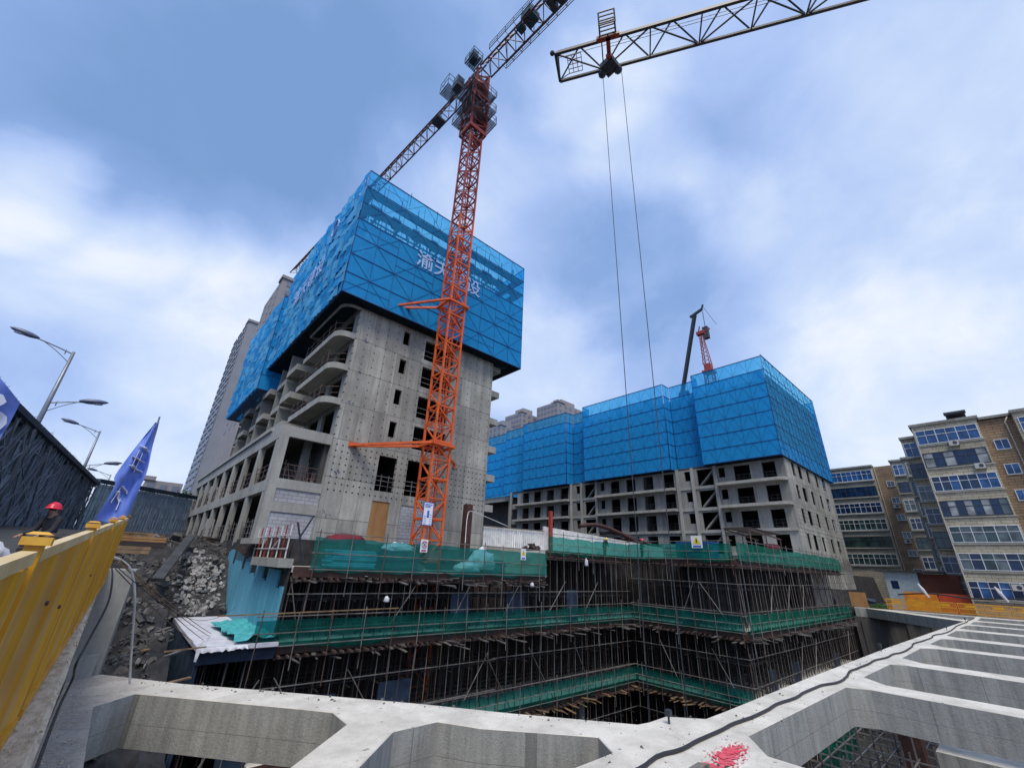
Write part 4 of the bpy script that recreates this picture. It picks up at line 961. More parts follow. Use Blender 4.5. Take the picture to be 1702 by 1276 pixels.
mb = MB(); mb.box(67, 17.4, 1.3, 67.2, 68, 14.3); mb.box(62.2, 16.9, 1.3, 82, 17.1, 14.3)  # second box added close behind the end windows to darken them
for y in (24.9, 30.3, 36.2, 45.3, 50.9, 57.6, 64.6): mb.box(RX + .32, y, 1.3, 67, y + .2, 14.3)
part('inner_wall', mb, 'inner_shade_concrete', rb)
for z in (5.6, 8.6, 11.6):
    th = .36
    for (y0, y1, x0, rr) in ((16.15, 24.6, 60.05, 1), (30.9, 45.4, 60.1, 0), (51.7, 66.4, 60.15, 0)):
        mb = MB()
        if rr and z > 6: mb.prism(rslab(x0, RX - .003, y0 - .1, y1, 0, 0, 1.0), z - th + .12, z + .12)
        else: mb.box(x0 if z > 6 else RX - .25, y0, z - th + .12, RX - .003, y1, z + .12)
        part('balcony_slab', mb, 'slab_concrete', rb)
for (y0, y1) in ((24.602, 30.898), (45.402, 51.698), (16.2, 24.6)):
    for z in ((5.6, 8.6, 11.6) if y0 != 16.2 else (2.75,)):
        mb = MB(); mb.box(RX - .12, y0, z - .3, RX - .003, y1, z + .1); part('slab_edge', mb, 'slab_concrete', rb)
for y in (24.65, 28.0, 30.3, 45.4, 48.7, 51.1, 67.6):
    mb = MB(); mb.box(RX - .32, y, 1.3, RX - .123, y + .42, 14.4); part('column', mb, 'slab_concrete', rb)
for z in (2.6, 5.6, 8.6, 11.6):
    for y in (25.4, 46.0):
        mb = MB(); mb.bar((RX + .9, y + .1, z + 2.3), (RX + .9, y + 2.2, z + .2), .6, .2); part('stair_flight', mb, 'slab_concrete', rb)
for z in (5.6, 8.6, 11.6):
    for (y0, y1) in ((17, 22.6), (31.2, 43), (52, 68)):
        mb = MB()
        for dz in (.35, .7, 1.1): mb.bar((RX + .1, y0, z + dz), (RX + .1, y1, z + dz), .05)
        y = y0
        while y < y1: mb.bar((RX + .1, y, z), (RX + .1, y, z + 1.2), .04); y += .7
        part('guard_rail', mb, 'pole_dark', rb)
mb = MB()
for k in range(70): x = RX + .2 + k * .3; mb.bar((x, 15.9, 1.2), (x, 15.9, 1.2 + U(1.0, 1.9)), .035)
part('starter_bars', mb, 'pole_steel', rb, kind='stuff')
# its screens
rs = thing('climbing_screen', 'long blue scaffold screen with set-back bays wrapped round the right hand block', 'scaffold screen', (60, 15.9, 14.4))
Z0, Z1, ZM = 14.4, 28.35, 26.3
for (x, a, b) in ((60.0, 15.9, 25.9), (62.0, 26.0, 30.7), (60.0, 30.9, 47.3), (62.0, 47.4, 51.3), (60.0, 51.6, 63.4), (61.1, 63.5, 70.5), (62.0, 70.6, 88)):
    screen_face(rs, 'Y', x, a, b, Z0, Z1, 1.99, 2.1 if b - a > 5 else 1.6, 'blue_mesh', ZM, -1, braces=True, barw=.07, big=False)
for (y, x0, x1, out) in ((25.95, 60.02, 61.98, 1), (30.85, 60.02, 61.98, -1), (47.35, 60.02, 61.98, 1), (51.5, 60.02, 61.98, -1), (63.45, 60.02, 61.1, 1)):
    screen_face(rs, 'X', y, x0, x1, Z0, Z1, 1.99, 1.0, 'blue_mesh', ZM, out, braces=False, barw=.07)
screen_face(rs, 'X', 15.9, 60.02, 84.2, Z0, Z1 + .2, 1.99, 1.5, 'blue_mesh', 16.5, -1, braces=True, barw=.075)
screen_face(rs, 'Y', 84.2, 15.9, 88, Z0, Z1, 1.99, 3, 'blue_mesh', ZM, 1, braces=False, barw=.07)
screen_face(rs, 'X', 88, 62, 84.2, Z0, Z1, 1.99, 3, 'blue_mesh', ZM, 1, braces=False, barw=.07)
mb = MB()
for (x, a, b) in ((60.1, 16, 25.9), (60.1, 31, 47.3), (60.1, 51.6, 63.4)): mb.box(x, a, Z0 - .1, RX - .01, b, Z0 - .03)
mb.box(RX, 16.0 - .0, Z0 - .1, 84, 16.08, Z0 - .03)
part('catch_deck', mb, 'dark_net', rs)
for k in range(6):
    mb = MB(); y = [17.0, 22.5, 35, 41, 56, 28][k]; mb.box(63, y, 26.25, 63.6, y + U(.6, 1.6), 27.3 + U(0, .5)); part('stored_form', mb, 'screen_frame', rs)

# low linking building between the two blocks
mb = MB(); wall(mb, 'Y', 62.3, .3, 68.9, 92, 1, 14.1, [(70.0, 91, 6.8, 13.0), (70, 91, 1.5, 5.2)])
lk = thing('link_building', 'low grey concrete building linking the two blocks in the gap behind', 'building', (62.3, 69, 1)); part('front_wall', mb, 'slab_concrete', lk)
mb = MB(); mb.box(66, 69, 1, 66.2, 92, 13.9); part('inner_wall', mb, 'inner_shade_concrete', lk)
mb = MB(); mb.box(62.62, 69, 5.5, 66, 92, 5.7); mb.box(62.62, 69, 13.5, 66, 92, 13.8); part('floor_slab', mb, 'inner_shade_concrete', lk)

# ================================================================== scaffolded basement levels in the pit
YA, XB, YC = 24.0, 36.6, 14.4
faces = {'back': ('X', YA, 7.3, XB), 'side': ('Y', XB, YC, YA), 'right': ('X', YC, XB, 67.3)}
levels = [(-3.95, 1.05), (-8.5, -4.15), (-13.2, -8.75)]
names = {'back': 'back left', 'side': 'receding middle', 'right': 'long right'}
lvn = ['upper', 'middle', 'lowest']
pole_mesh = {}
def pole(h, mat, w=.052):
    k = (round(h, 2), mat, w)
    if k not in pole_mesh:
        mb = MB(); mb.bar((0, 0, 0), (0, 0, h), w, n=5); pole_mesh[k] = mb.mesh('upright', mat)
    return pole_mesh[k]
def put(name, me, par, loc):
    o = bpy.data.objects.new(name, me); COL.objects.link(o); o.parent = par; o.location = Vector(loc) - Vector(par.location); return o
def FP(axis, fix, u, d, z): return (u, fix + d, z) if axis == 'X' else (fix + d, u, z)
for fn_, (axis, fix, u0, u1) in faces.items():
    for li, (z0, z1) in enumerate(levels):
        if fn_ == 'back' and li == 0: segs = [(u0, 25.4, -.75), (25.4, u1, 1.05)]
        else:
            if fn_ == 'back': u0 = 4.6
            segs = [(u0, u1, z1)]
        sc_ = thing('pit_scaffold', 'steel tube scaffold filling the %s level of the %s face of the pit' % (lvn[li], names[fn_]), 'scaffold', FP(axis, fix, u0, 0, z0), 'tube scaffolds in the pit')
        sp = .78; n = int((u1 - u0) / sp)
        for k in range(n + 1):
            u = u0 + .15 + k * sp + U(-.06, .06)
            if u > u1: break
            zt = [s[2] for s in segs if s[0] <= u <= s[1] + .01] or [z1]
            put('upright', pole(zt[0] - z0 - .12, 'pole_steel' if k % 3 else 'rust_steel'), sc_, FP(axis, fix, u, .12 + U(0, .1), z0))
        for q, fr_ in enumerate((.30, .62) if li else (.25, .62)):
            z = z0 + (segs[0][2] - z0) * fr_ + (.3 if q else 0)
            for w0 in ([u0] if u1 - u0 < 12 else [u0, (u0 + u1) / 2]):
                w1 = w0 + (u1 - u0) / (1 if u1 - u0 < 12 else 2) + .3
                mb = MB(); mb.bar(FP(axis, fix, w0, .06, z + U(-.05, .05)), FP(axis, fix, min(w1, u1), .06, z + U(-.05, .05)), .055, n=5); part('ledger', mb, 'pole_steel', sc_)
        for k in range(max(2, int((u1 - u0) / 4.2))):
            u = u0 + 1 + k * 4.2 + U(-.5, .5); s1 = 1 if rnd() < .6 else -1; h = min(3.2, segs[0][2] - z0 - .4)
            mb = MB(); a = u; b = clamp(u + s1 * U(1.6, 2.6), u0, u1); mb.bar(FP(axis, fix, a, .02, z0 + .2), FP(axis, fix, b, .02, z0 + .2 + h), .055, n=5); part('brace', mb, 'pole_steel', sc_)
        for k in range(3 if u1 - u0 > 12 else 1):
            u = U(u0 + 1, u1 - 3); w = U(1.0, 2.2); h = U(1.2, 2.6); a, b = FP(axis, fix, u, .55, z0 + .05), FP(axis, fix, u + w, .6, z0 + h)
            mb = MB(); mb.box(a[0], a[1], a[2], b[0], b[1], b[2]); part('formwork_board', mb, 'darkblue_board', sc_)
        # rows behind: nobody counts those
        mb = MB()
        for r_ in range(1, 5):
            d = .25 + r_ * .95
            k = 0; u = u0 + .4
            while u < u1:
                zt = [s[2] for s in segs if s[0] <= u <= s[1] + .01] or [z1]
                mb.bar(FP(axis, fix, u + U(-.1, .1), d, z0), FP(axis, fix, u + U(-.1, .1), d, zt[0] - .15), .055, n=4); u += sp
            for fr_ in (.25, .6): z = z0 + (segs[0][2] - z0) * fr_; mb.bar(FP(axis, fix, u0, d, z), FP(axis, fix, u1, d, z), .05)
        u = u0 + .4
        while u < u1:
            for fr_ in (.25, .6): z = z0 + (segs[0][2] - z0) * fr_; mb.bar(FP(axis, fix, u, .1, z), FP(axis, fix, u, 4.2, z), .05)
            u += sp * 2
        part('inner_uprights', mb, 'pole_dark', sc_, kind='stuff')  # shade between the rows painted as dark tubes
# deck slabs with rusty formwork edges
def deck(name, label, polys, zt, th=.22):
    t = thing(name, label, 'deck', (polys[0][0][0], polys[0][0][1], zt))
    for P_ in polys:
        mb = MB(); mb.prism(P_, zt - th, zt); part('slab', mb, 'deck_concrete', t)
    return t
def fringe(t, axis, fix, u0, u1, zt, mat='formwork_red'):
    mb = MB(); a, b = FP(axis, fix, u0, -.06, zt - .42), FP(axis, fix, u1, -.004, zt + .06)
    mb.box(min(a[0], b[0]), min(a[1], b[1]), a[2], max(a[0], b[0]), max(a[1], b[1]), b[2]); part('edge_form', mb, mat, t)
    mb = MB(); u = u0 + .1
    while u < u1:
        z = zt - .46 + U(-.03, .03); mb.bar(FP(axis, fix, u, -.45 + U(-.3, .2), z), FP(axis, fix, u, 1.2, z), .09, .09); u += .42
    part('joist_ends', mb, 'rust_steel', t, kind='stuff')
    if zt < 1:
        mb = MB()
        for k in range(int((u1 - u0) * 2.2)):
            u = U(u0 + .2, u1 - .2); z = zt - U(.35, .75); L_ = U(.3, 1.3); mb.bar(FP(axis, fix, u, .5, z), FP(axis, fix, u + U(-.5, .5), -L_, z + U(-.12, .12)), .06 if k % 3 else .16, .05)
        part('loose_planks', mb, 'pole_steel' if zt > -5 else 'timber', t, kind='stuff')
    mb = MB(); mb.bar(FP(axis, fix, u0, .02, zt - .58), FP(axis, fix, u1, .02, zt - .58), .1); mb.bar(FP(axis, fix, u0, .9, zt - .58), FP(axis, fix, u1, .9, zt - .58), .1); part('bearer', mb, 'rust_steel', t)
dkA = deck('top_deck', 'left part of the top working deck, round the foot of the orange crane', [[(7.3, YA), (25.3, YA), (25.3, 26.2), (21.5, 26.2), (21.5, YF - .02), (7.3, YF - .02)]], -.5); fringe(dkA, 'X', YA, 7.3, 25.3, -.5)
dkB = deck('top_deck', 'raised right part of the top working deck, in front of the long block', [[(25.32, YA), (XB, YA), (XB, YC), (67.3, YC), (67.3, 21), (40, 21), (40, 31), (25.32, 31)]], 1.2)
fringe(dkB, 'X', YA, 25.35, XB, 1.2); fringe(dkB, 'Y', XB, YC, YA, 1.2); fringe(dkB, 'X', YC, XB, 67.3, 1.2)
mb = MB(); mb.box(21.5, 26.22, -.48, 25.3, 26.5, 1.35); mb.box(25.32, YA + .02, -.7, 25.5, 26.5, .97); solo('upstand_wall', mb, 'tan_block', 'low tan block wall stepping up between the two parts of the top deck', 'wall')
for zt, nm in ((-3.75, 'middle'), (-8.3, 'lower')):
    x0 = 4.2 if zt > -5 else 7.3
    dk = deck('pit_deck', nm + ' working deck running round the pit between the scaffold levels', [[(7.3, YA), (XB, YA), (XB, YC), (67.3, YC), (67.3, 19.9), (40, 19.9), (40, 28.9), (7.3, 28.9)]], zt)
    fringe(dk, 'X', YA, 7.3, XB, zt); fringe(dk, 'Y', XB, YC, YA, zt); fringe(dk, 'X', YC, XB, 67.3, zt)
mb = MB(); mb.box(7.3, 28.6, -14.9, 36.6, 28.8, -.75); solo('basement_wall', mb, 'plywood_dark', 'board wall, coloured near black as shade behind the scaffolds on the back left face', 'wall')  # near black colour stands in for shade behind the tubes
mb = MB(); mb.box(40.1, 19.5, -14.9, 67.3, 19.7, .95); solo('basement_wall', mb, 'plywood_dark', 'board wall, coloured near black as shade behind the scaffolds on the long right face', 'wall')
for k, x in enumerate((12.2, 21.5, 30.2)):
    mb = MB(); mb.box(x, 24.9, -14.9, x + .6, 25.5, -8.55); solo('basement_column', mb, 'wall_concrete', 'square concrete column standing among the back left scaffold tubes, number %s from the left' % ('one', 'two', 'three')[k], 'column', 'columns among the scaffold tubes')
# white slab, blue walls at the left end
ws = thing('shaft_slab', 'white capped slab over dark blue boarding at the left end of the scaffold', 'slab', (4.2, 24, -3.7))
mb = MB(); mb.prism([(4.15, 23.6), (7.28, 23.6), (7.28, 34.5), (4.4, 34.5), (4.25, 29)], -3.78, -3.62); part('slab_sheet', mb, 'white_sheet', ws)
mb = MB(); n = 40
for k in range(n + 1):
    t = k / n; x = 4.12 + 1.9 * t; h = .07 + .10 * vnoise(k * .45, 2) + (.35 if k < 3 else 0)
    mb.v += [(x, 23.60, -3.63), (x, 23.54 + .03 * math.sin(k), -3.66), (x + .01, 23.50 + .05 * math.sin(k * .9), -3.66 - h)]
for k in range(n):
    for q in (0, 1): a = k * 3 + q; mb.f.append((a, a + 3, a + 4, a + 1))
part('loose_hem', mb, 'white_sheet', ws, smooth=True)
mb = MB(); mb.box(4.3, 23.9, -4.3, 7.28, 24.05, -3.79)
for k in range(22): mb.box(4.27, 24.06 + k * .45, -14.9, 4.34, 24.3 + k * .45, -3.79)
mb.box(4.35, 24.06, -14.9, 4.45, 34.4, -3.79); part('boarding', mb, 'darkblue_board', ws)
bw = thing('blue_wall', 'light blue painted board wall below the podium corner, torn open near its top', 'wall', (7.2, 24.2, -3.6))
def jag(y): return -1.2 + (.75 if int(y * 1.1) % 2 else 0) + (vnoise(y * 1.7, 4) - .5) * 1.0
i = 0; y = 24.4
mb = MB(); dk_ = MB()
while y < 39:
    w = .52; h = clamp(-.75 + (y - 24.4) * .075 - (.75 if int(y * 1.7) % 5 in (1, 2) else 0) + (vnoise(y * 2, 4) - .5) * .3, -2.2, .3); mb.box(7.10, y, -3.6, 7.2, y + w - .02, h); y += w
part('blue_panels', mb, 'lightblue_paint', bw)
mb = MB(); mb.box(7.205, 24.3, -3.6, 7.29, 39, .8); part('backing', mb, 'earth', bw)
mb = MB()
for q in range(10): 
    z = -.55 + q * .12; mb.bar((7.08, 24.5, z), (7.08, 37, z + .3), .02)
for q in range(46): y = 24.5 + q * .28; mb.bar((7.06, y, -.7 + (y - 24.4) * .075), (7.06 + U(-.03, .0), y + U(-.1, .1), .5), .025)
part('mesh_reinforcement', mb, 'rust_steel', bw)
mb = MB(); mb.box(6.6, 24.2, -.52, 7.29, 29.6, -.1); part('ledge', mb, 'slab_concrete', bw)
mb = MB(); mb.box(6.5, 30.0, .62, 7.29, 33.2, .95); part('ledge', mb, 'slab_concrete', bw)
# barricade of red and white tubes on the ledge
br_ = thing('tube_barricade', 'red and white tube barricade on the ledge left of the top deck', 'barrier', (6.9, 24.4, -.1))
for q in range(9):
    y = 24.4 + q * .8; mb = MB(); mb.bar((6.9, y, -.1), (6.9, y, 1.5), .055); part('upright', mb, 'red_paint' if q % 2 else 'white_paint', br_)
for q, z in enumerate((.35, 1.0)):
    mb = MB(); mb.bar((6.88, 24.3, z), (6.88, 30.9, z), .05); part('rail', mb, 'white_paint', br_)
mb = MB(); mb.bar((6.9, 25.5, 1.1), (6.9, 27.2, .3), .05); part('rail', mb, 'white_paint', br_)
mb = MB(); mb.bar((8.0, 28, -.1), (9.0, 28, 2.3), .09); mb.bar((9.0, 28.1, -.2), (8.2, 28.1, 1.9), .09); solo('crossed_tubes', mb, 'dark_steel', 'two crossed dark tubes behind the red and white barricade', 'tubes')

# edge protection: green netting on tube rails
def netrail(label, axis, fix, u0, u1, zt, h, mat, d=-.25, sag=.06, cat='safety netting', gapz=0.0, sp=1.75, postmat='rust_steel'):
    t = thing('edge_netting', label, cat, FP(axis, fix, u0, d, zt), 'green edge netting round the pit')
    n = max(2, int((u1 - u0) / .5)); m = 5
    mb = MB()
    for k in range(n + 1):
        u = u0 + (u1 - u0) * k / n
        for q in range(m + 1):
            f = q / m; mb.v.append(FP(axis, fix, u, d + (vnoise(u * 1.6 + zt, q * .7) - .5) * .22, zt - .15 + gapz + (h - gapz) * f + (vnoise(u * .8, zt + 3) - .5) * sag * (1 + 2 * (q == 0)) - (.35 * max(0, vnoise(u * 1.1 + 5, zt) - .55) if q == m else 0) + (vnoise(u * 2.1, zt + 8) - .5) * .3 * (q == 0)))
    for k in range(n):
        for q in range(m): a = k * (m + 1) + q; mb.f.append((a, a + m + 1, a + m + 2, a + 1))
    part('net', mb, mat, t, smooth=True)
    for z in (zt + h * .42, zt + h + .03, zt - .05):
        mb = MB(); mb.bar(FP(axis, fix, u0 - .1, d - .1, z + U(-.03, .03)), FP(axis, fix, u1, d - .1, z + U(-.03, .03)), .05, n=5); part('rail', mb, 'pole_steel', t)
    k = 0; u = u0 + .1
    while u < u1 + .1:
        mb = MB(); lo_ = zt - U(.8, 2.0); mb.bar(FP(axis, fix, u, d - .14, lo_), FP(axis, fix, u + U(-.05, .05), d - .14, zt + h + U(.1, .35)), .055, n=5); part('post', mb, 'pole_steel' if k % 2 else postmat, t); k += 1; u += sp + U(-.2, .2)
    return t
netrail('pale green netting along the left part of the top deck before the crane foot', 'X', YA, 8.0, 25.2, -.5, 1.65, 'green_net_pale')
netrail('green netting on the raised deck between the step and the inner corner', 'X', YA, 25.4, XB - .2, 1.2, 1.25, 'green_net_bright')
netrail('green netting on the raised deck between inner corner and outer corner', 'Y', XB, YC, YA - .2, 1.2, 1.3, 'green_net_bright')
netrail('bright green netting along the raised deck right of the outer corner', 'X', YC, XB, 67.3, 1.2, 1.4, 'green_net_bright', sp=1.9, postmat='pole_steel')
netrail('green netting round the middle deck on the back left face', 'X', YA, 6.2, XB - .2, -3.75, 1.15, 'green_net')
netrail('green netting round the middle deck on the receding face', 'Y', XB, YC, YA - .2, -3.75, 1.2, 'green_net')
netrail('bright green netting round the middle deck on the long right face', 'X', YC, XB, 67.0, -3.75, 1.3, 'green_net_bright', sp=1.9, postmat='pole_steel')
netrail('green netting low in the pit on the back left face', 'X', YA, 13.5, XB - .2, -8.3, 1.15, 'green_net')
netrail('green netting low in the pit on the receding face', 'Y', XB, YC, YA - .2, -8.3, 1.15, 'green_net')
# crumpled turquoise sheet on the white slab
mb = MB(); n = 22
for i_ in range(n + 1):
    for j in range(n + 1):
        u, v_ = i_ / n, j / n; mb.v.append((5.5 + 1.75 * u + (vnoise(i_ * .4, j * .4) - .5) * .12, 23.7 + 6 * v_, -3.58 + .32 * vnoise(i_ * .22 + 9, j * .9) + .10 * vnoise(i_ * .5, j * 2.1)))
for i_ in range(n):
    for j in range(n): a = i_ * (n + 1) + j; mb.f.append((a, a + n + 1, a + n + 2, a + 1))
solo('crumpled_sheet', mb, 'turquoise_sheet', 'crumpled turquoise sheet heaped on the white slab', 'sheet', smooth=True)
mb = MB(); mb.bar((4.5, 23.3, -2.45), (13, 23.3, -2.35), .05); solo('long_tube', mb, 'timber', 'long thin pale tube over the white slab at deck rail height', 'tube')
# goods on the top deck
def stack(name, label, x, y, z, L_, W_, n, mat, t=.09, cat='stack'):
    r = thing(name, label, cat, (x, y, z))
    for k in range(n):
        mb = MB(); a, b = U(-.08, .08), U(-.06, .06); mb.box(x + a, y + b, z + k * (t + .02), x + L_ + a, y + W_ + b, z + k * (t + .02) + t); part('board', mb, mat, r)
    return r
stack('board_stack', 'stack of pale boards behind the netting left of the red fabric heap', 9.6, 25.4, -.5, 2.6, 1.2, 9, 'lightblue_paint')
stack('board_stack', 'stack of dark blue boards behind the netting below the red fabric heap', 12.6, 25.2, -.5, 2.8, 1.2, 9, 'darkblue_board')
stack('board_stack', 'stack of blue boards behind the netting near the yellow warning sign', 20.6, 25.0, -.5, 1.6, .9, 8, 'darkblue_board')
stack('board_stack', 'stack of blue boards behind the raised netting beside the outer corner', 37.2, 16.5, 1.2, 1.8, 3.0, 10, 'screen_frame', .12)
stack('board_stack', 'stack of pale boards on the raised deck behind the green netting', 38.4, 20.0, 1.2, 1.6, 1.4, 9, 'shed_white', .12)
def heap(name, label, c, r, n, mat, sz, cat):
    mb = MB()
    for k in range(n):
        a = U(0, 6.28); q = rnd() ** .5; h = (1 - q) * r[2]; x, y, z = c[0] + math.cos(a) * q * r[0], c[1] + math.sin(a) * q * r[1], c[2] + U(0, max(h, .1))
        mb.chunk((x, y, z), U(.5, 1) * sz)
    return solo(name, mb, mat, label, cat)
def bag(name, label, c, r, mat, cat, seed=0):
    mb = MB(); nu, nv = 22, 14
    for a in range(nv + 1):
        t = math.pi * a / nv
        for b in range(nu):
            p = 2 * math.pi * b / nu; k = .75 + .5 * vnoise(b * .9 + seed, a * .9 + seed) + .25 * vnoise(b * 2.3, a * 2.3 + seed)
            mb.v.append((c[0] + r[0] * math.sin(t) * math.cos(p) * k, c[1] + r[1] * math.sin(t) * math.sin(p) * k, c[2] + max(-r[2] * .6, r[2] * math.cos(t) * k)))
    for a in range(nv):
        for b in range(nu): mb.f.append((a * nu + b, (a + 1) * nu + b, (a + 1) * nu + (b + 1) % nu, a * nu + (b + 1) % nu))
    return solo(name, mb, mat, label, cat, smooth=True)
bag('sack', 'bulging white sack behind the netting right of the crane foot', (20.2, 25.3, .15), (1.0, .6, .75), 'white_sheet', 'sack', 3)
bag('sack', 'small crumpled white sack on the deck between crane foot and bulging sack', (18.6, 24.9, -.3), (.8, .5, .35), 'white_sheet', 'sack', 8)
bag('sack', 'flat crumpled white sack on the blue board stack behind the netting', (13.8, 25.8, .7), (1.0, .5, .3), 'white_sheet', 'sack', 5)
bag('fabric_heap', 'heap of dark red folded fabric standing behind the top deck netting', (11.2, 27.9, .95), (1.15, .6, .42), 'red_fabric', 'fabric heap', 11)
mb = MB(); mb.box(9.9, 27.2, -.5, 12.5, 28.6, .75); solo('timber_crate', mb, 'plywood_dark', 'dark timber crate under the heap of dark red fabric', 'crate')
for (c, sd_, lb_) in (((29.6, 23.4, .45), 3, 'white plastic bag hanging from the tubes below the raised deck near the step'), ((23.4, 23.4, -1.2), 8, 'small white bag hanging at the deck edge left of the step'), ((12.2, 23.3, -1.95), 2, 'small white bag tied to the scaffold tubes on the left'), ((37.6, 17.5, -4.4), 6, 'small white bag caught under the middle deck')):
    bag('hanging_bag', lb_, c, (.13, .12, .32 if sd_ == 3 else .16), 'white_sheet', 'bag', sd_)
# hoardings on the deck
hd = thing('white_hoarding', 'white corrugated metal hoarding at the back of the top deck between the two blocks', 'hoarding', (24, 30, 1.3))
mb = MB(); n = 60
for k in range(n + 1): x = 23.9 + 7.6 * k / n; mb.v += [(x, 30 + (.06 if k % 2 else 0), 1.5 if x > 25.3 else -.45), (x, 30 + (.06 if k % 2 else 0), 3.15 + .02 * (x - 23.9))]
for k in range(n): a = 2 * k; mb.f.append((a, a + 2, a + 3, a + 1))
part('corrugated_sheet', mb, 'white_paint', hd)
mb = MB(); mb.bar((23.9, 29.92, 3.1), (31.5, 29.92, 3.25), .06); part('top_rail', mb, 'rust_steel', hd)
mb = MB(); mb.quad((31.6, 30.2, 1.2), (56, 30.2, 1.2), (56, 30.2, 2.95), (31.6, 30.2, 3.75)); mb.quad((31.6, 30.3, 1.2), (31.6, 30.3, 3.75), (56, 30.3, 2.95), (56, 30.3, 1.2)); mb.quad((31.6, 30.2, 3.75), (56, 30.2, 2.95), (56, 30.3, 2.95), (31.6, 30.3, 3.75))
solo('sloping_hoarding', mb, 'white_paint', 'long white hoarding sloping down to the right behind the green netting', 'hoarding')
mb = MB(); mb.bar((32.0, 29.6, 1.2), (32.0, 29.6, 5.2), .3); solo('red_post', mb, 'red_paint', 'dark red steel post standing where the two white hoardings meet', 'post')
mb = MB(); mb.box(22.3, 30.4, -.45, 22.9, 31.0, 4.8); solo('rusty_column', mb, 'formwork_red', 'dark rust brown steel column against the right edge of the tall block', 'column')
mb = MB(); mb.path(smooth_path([(19.9, 27.0, 0.2), (20.6, 28.0, 1.8), (21.5, 29.2, 3.6), (22.6, 30.2, 4.2), (24.0, 30.0, 3.9), (26.5, 29.8, 3.3)], 6), .06, 6); solo('white_hose', mb, 'hose_white', 'white hose arching up from the deck over the rusty column', 'hose', smooth=True)
for k in range(5):
    mb = MB(); x = 26.0 + k * .25; mb.bar((x, 28.5, 1.2), (x + .4, 28.9, 2.6 + U(0, .4)), .06); solo('leaning_tube', mb, 'white_paint', 'pale leaning tube before the corrugated hoarding, %s from the left of its bundle' % ['first', 'second', 'third', 'fourth', 'fifth'][k], 'tube', 'tubes leaning before the white hoarding')
heap('scrap_heap', 'heap of dark scrap in front of the corrugated white hoarding', (28.8, 29.0, 1.2), (1.8, .6, .8), 90, 'plywood_dark', .25, 'scrap heap')
for k in range(3):
    mb = MB(); P_ = smooth_path([(40 + k * 4, 32.5, 4.6 - k * .5), (43 + k * 4, 32.0, 4.9 - k * .6), (47 + k * 4, 31.6, 4.2 - k * .5), (51 + k * 4, 31.4, 3.2 - k * .2)], 5); mb.path(P_, .5, 6); solo('rolled_mesh', mb, 'formwork_red' if k != 1 else 'pole_dark', ['rust coloured roll of sheeting lying highest behind the sloping hoarding', 'dark roll of sheeting lying between two rust coloured rolls', 'rust coloured roll of sheeting lying lowest behind the sloping hoarding'][k], 'roll')
# signs on the netting
def hsign(label, x, y, z, w, h, kind):
    t = thing('safety_sign', label, 'sign', (x, y, z), 'safety signs on the netting')
    mb = MB(); mb.box(x - w / 2, y, z, x + w / 2, y + .02, z + h); part('sign_board', mb, 'sign_white', t)
    if kind == 'ban':
        mb = MB(); c = (x, z + h * .62); r = w * .36
        for k in range(16):
            a0, a1 = 6.283 * k / 16, 6.283 * (k + 1) / 16; mb.bar((c[0] + math.cos(a0) * r, y - .01, c[1] + math.sin(a0) * r), (c[0] + math.cos(a1) * r, y - .01, c[1] + math.sin(a1) * r), .05, .01)
        mb.bar((c[0] - r * .7, y - .01, c[1] + r * .7), (c[0] + r * .7, y - .01, c[1] - r * .7), .05, .01); part('ban_ring', mb, 'sign_red', t)
        mb = MB(); mb.box(x - w * .3, y - .012, z + h * .08, x + w * .3, y - .002, z + h * .2); part('text_band', mb, 'sign_red', t)
        mb = MB(); mb.bar((c[0] + .06, y - .006, c[1] + .09), (c[0] - .07, y - .006, c[1] - .1), .07, .006); part('pictogram', mb, 'sign_black', t)
    else:
        mb = MB(); c = (x, z + h * .62); r = w * .42
        mb.poly([(c[0] - r, y - .01, c[1] - r * .7), (c[0] + r, y - .01, c[1] - r * .7), (c[0], y - .01, c[1] + r)]); part('warning_triangle', mb, 'sign_yellow', t)
        mb = MB(); mb.bar((c[0], y - .016, c[1] - .08), (c[0], y - .016, c[1] + .1), .05, .006); part('pictogram', mb, 'sign_black', t)
        mb = MB(); mb.box(x - w * .34, y - .012, z + h * .07, x + w * .34, y - .002, z + h * .2); part('text_band', mb, 'sign_blue', t)
hsign('white prohibition sign with a red ring on the netting just left of the crane foot', 14.3, 23.55, .55, .5, .72, 'ban')
hsign('yellow triangle warning sign on the netting near the step in the deck', 22.6, 23.55, .45, .5, .75, 'warn')
t_ = hsign('yellow triangle warning sign on the bright netting of the raised deck, right of centre', 46, 14.0, 1.9, .5, .7, 'warn') if False else None
tw = thing('safety_sign', 'yellow triangle warning sign on the netting left of the outer corner', 'sign', (36.15, 16.8, 1.9), 'safety signs on the netting')
mb = MB(); mb.box(36.13, 16.6, 2.0, 36.15, 17.5, 2.95); part('sign_board', mb, 'sign_white', tw)
mb = MB(); mb.poly([(36.12, 17.42, 2.3), (36.12, 16.68, 2.3), (36.12, 17.05, 2.9)]); part('warning_triangle', mb, 'sign_yellow', tw)
mb = MB(); mb.bar((36.11, 17.05, 2.4), (36.11, 17.05, 2.7), .09, .006); part('pictogram', mb, 'sign_black', tw)
mb = MB(); mb.box(36.115, 16.72, 2.07, 36.125, 17.38, 2.2); part('text_band', mb, 'sign_blue', tw)
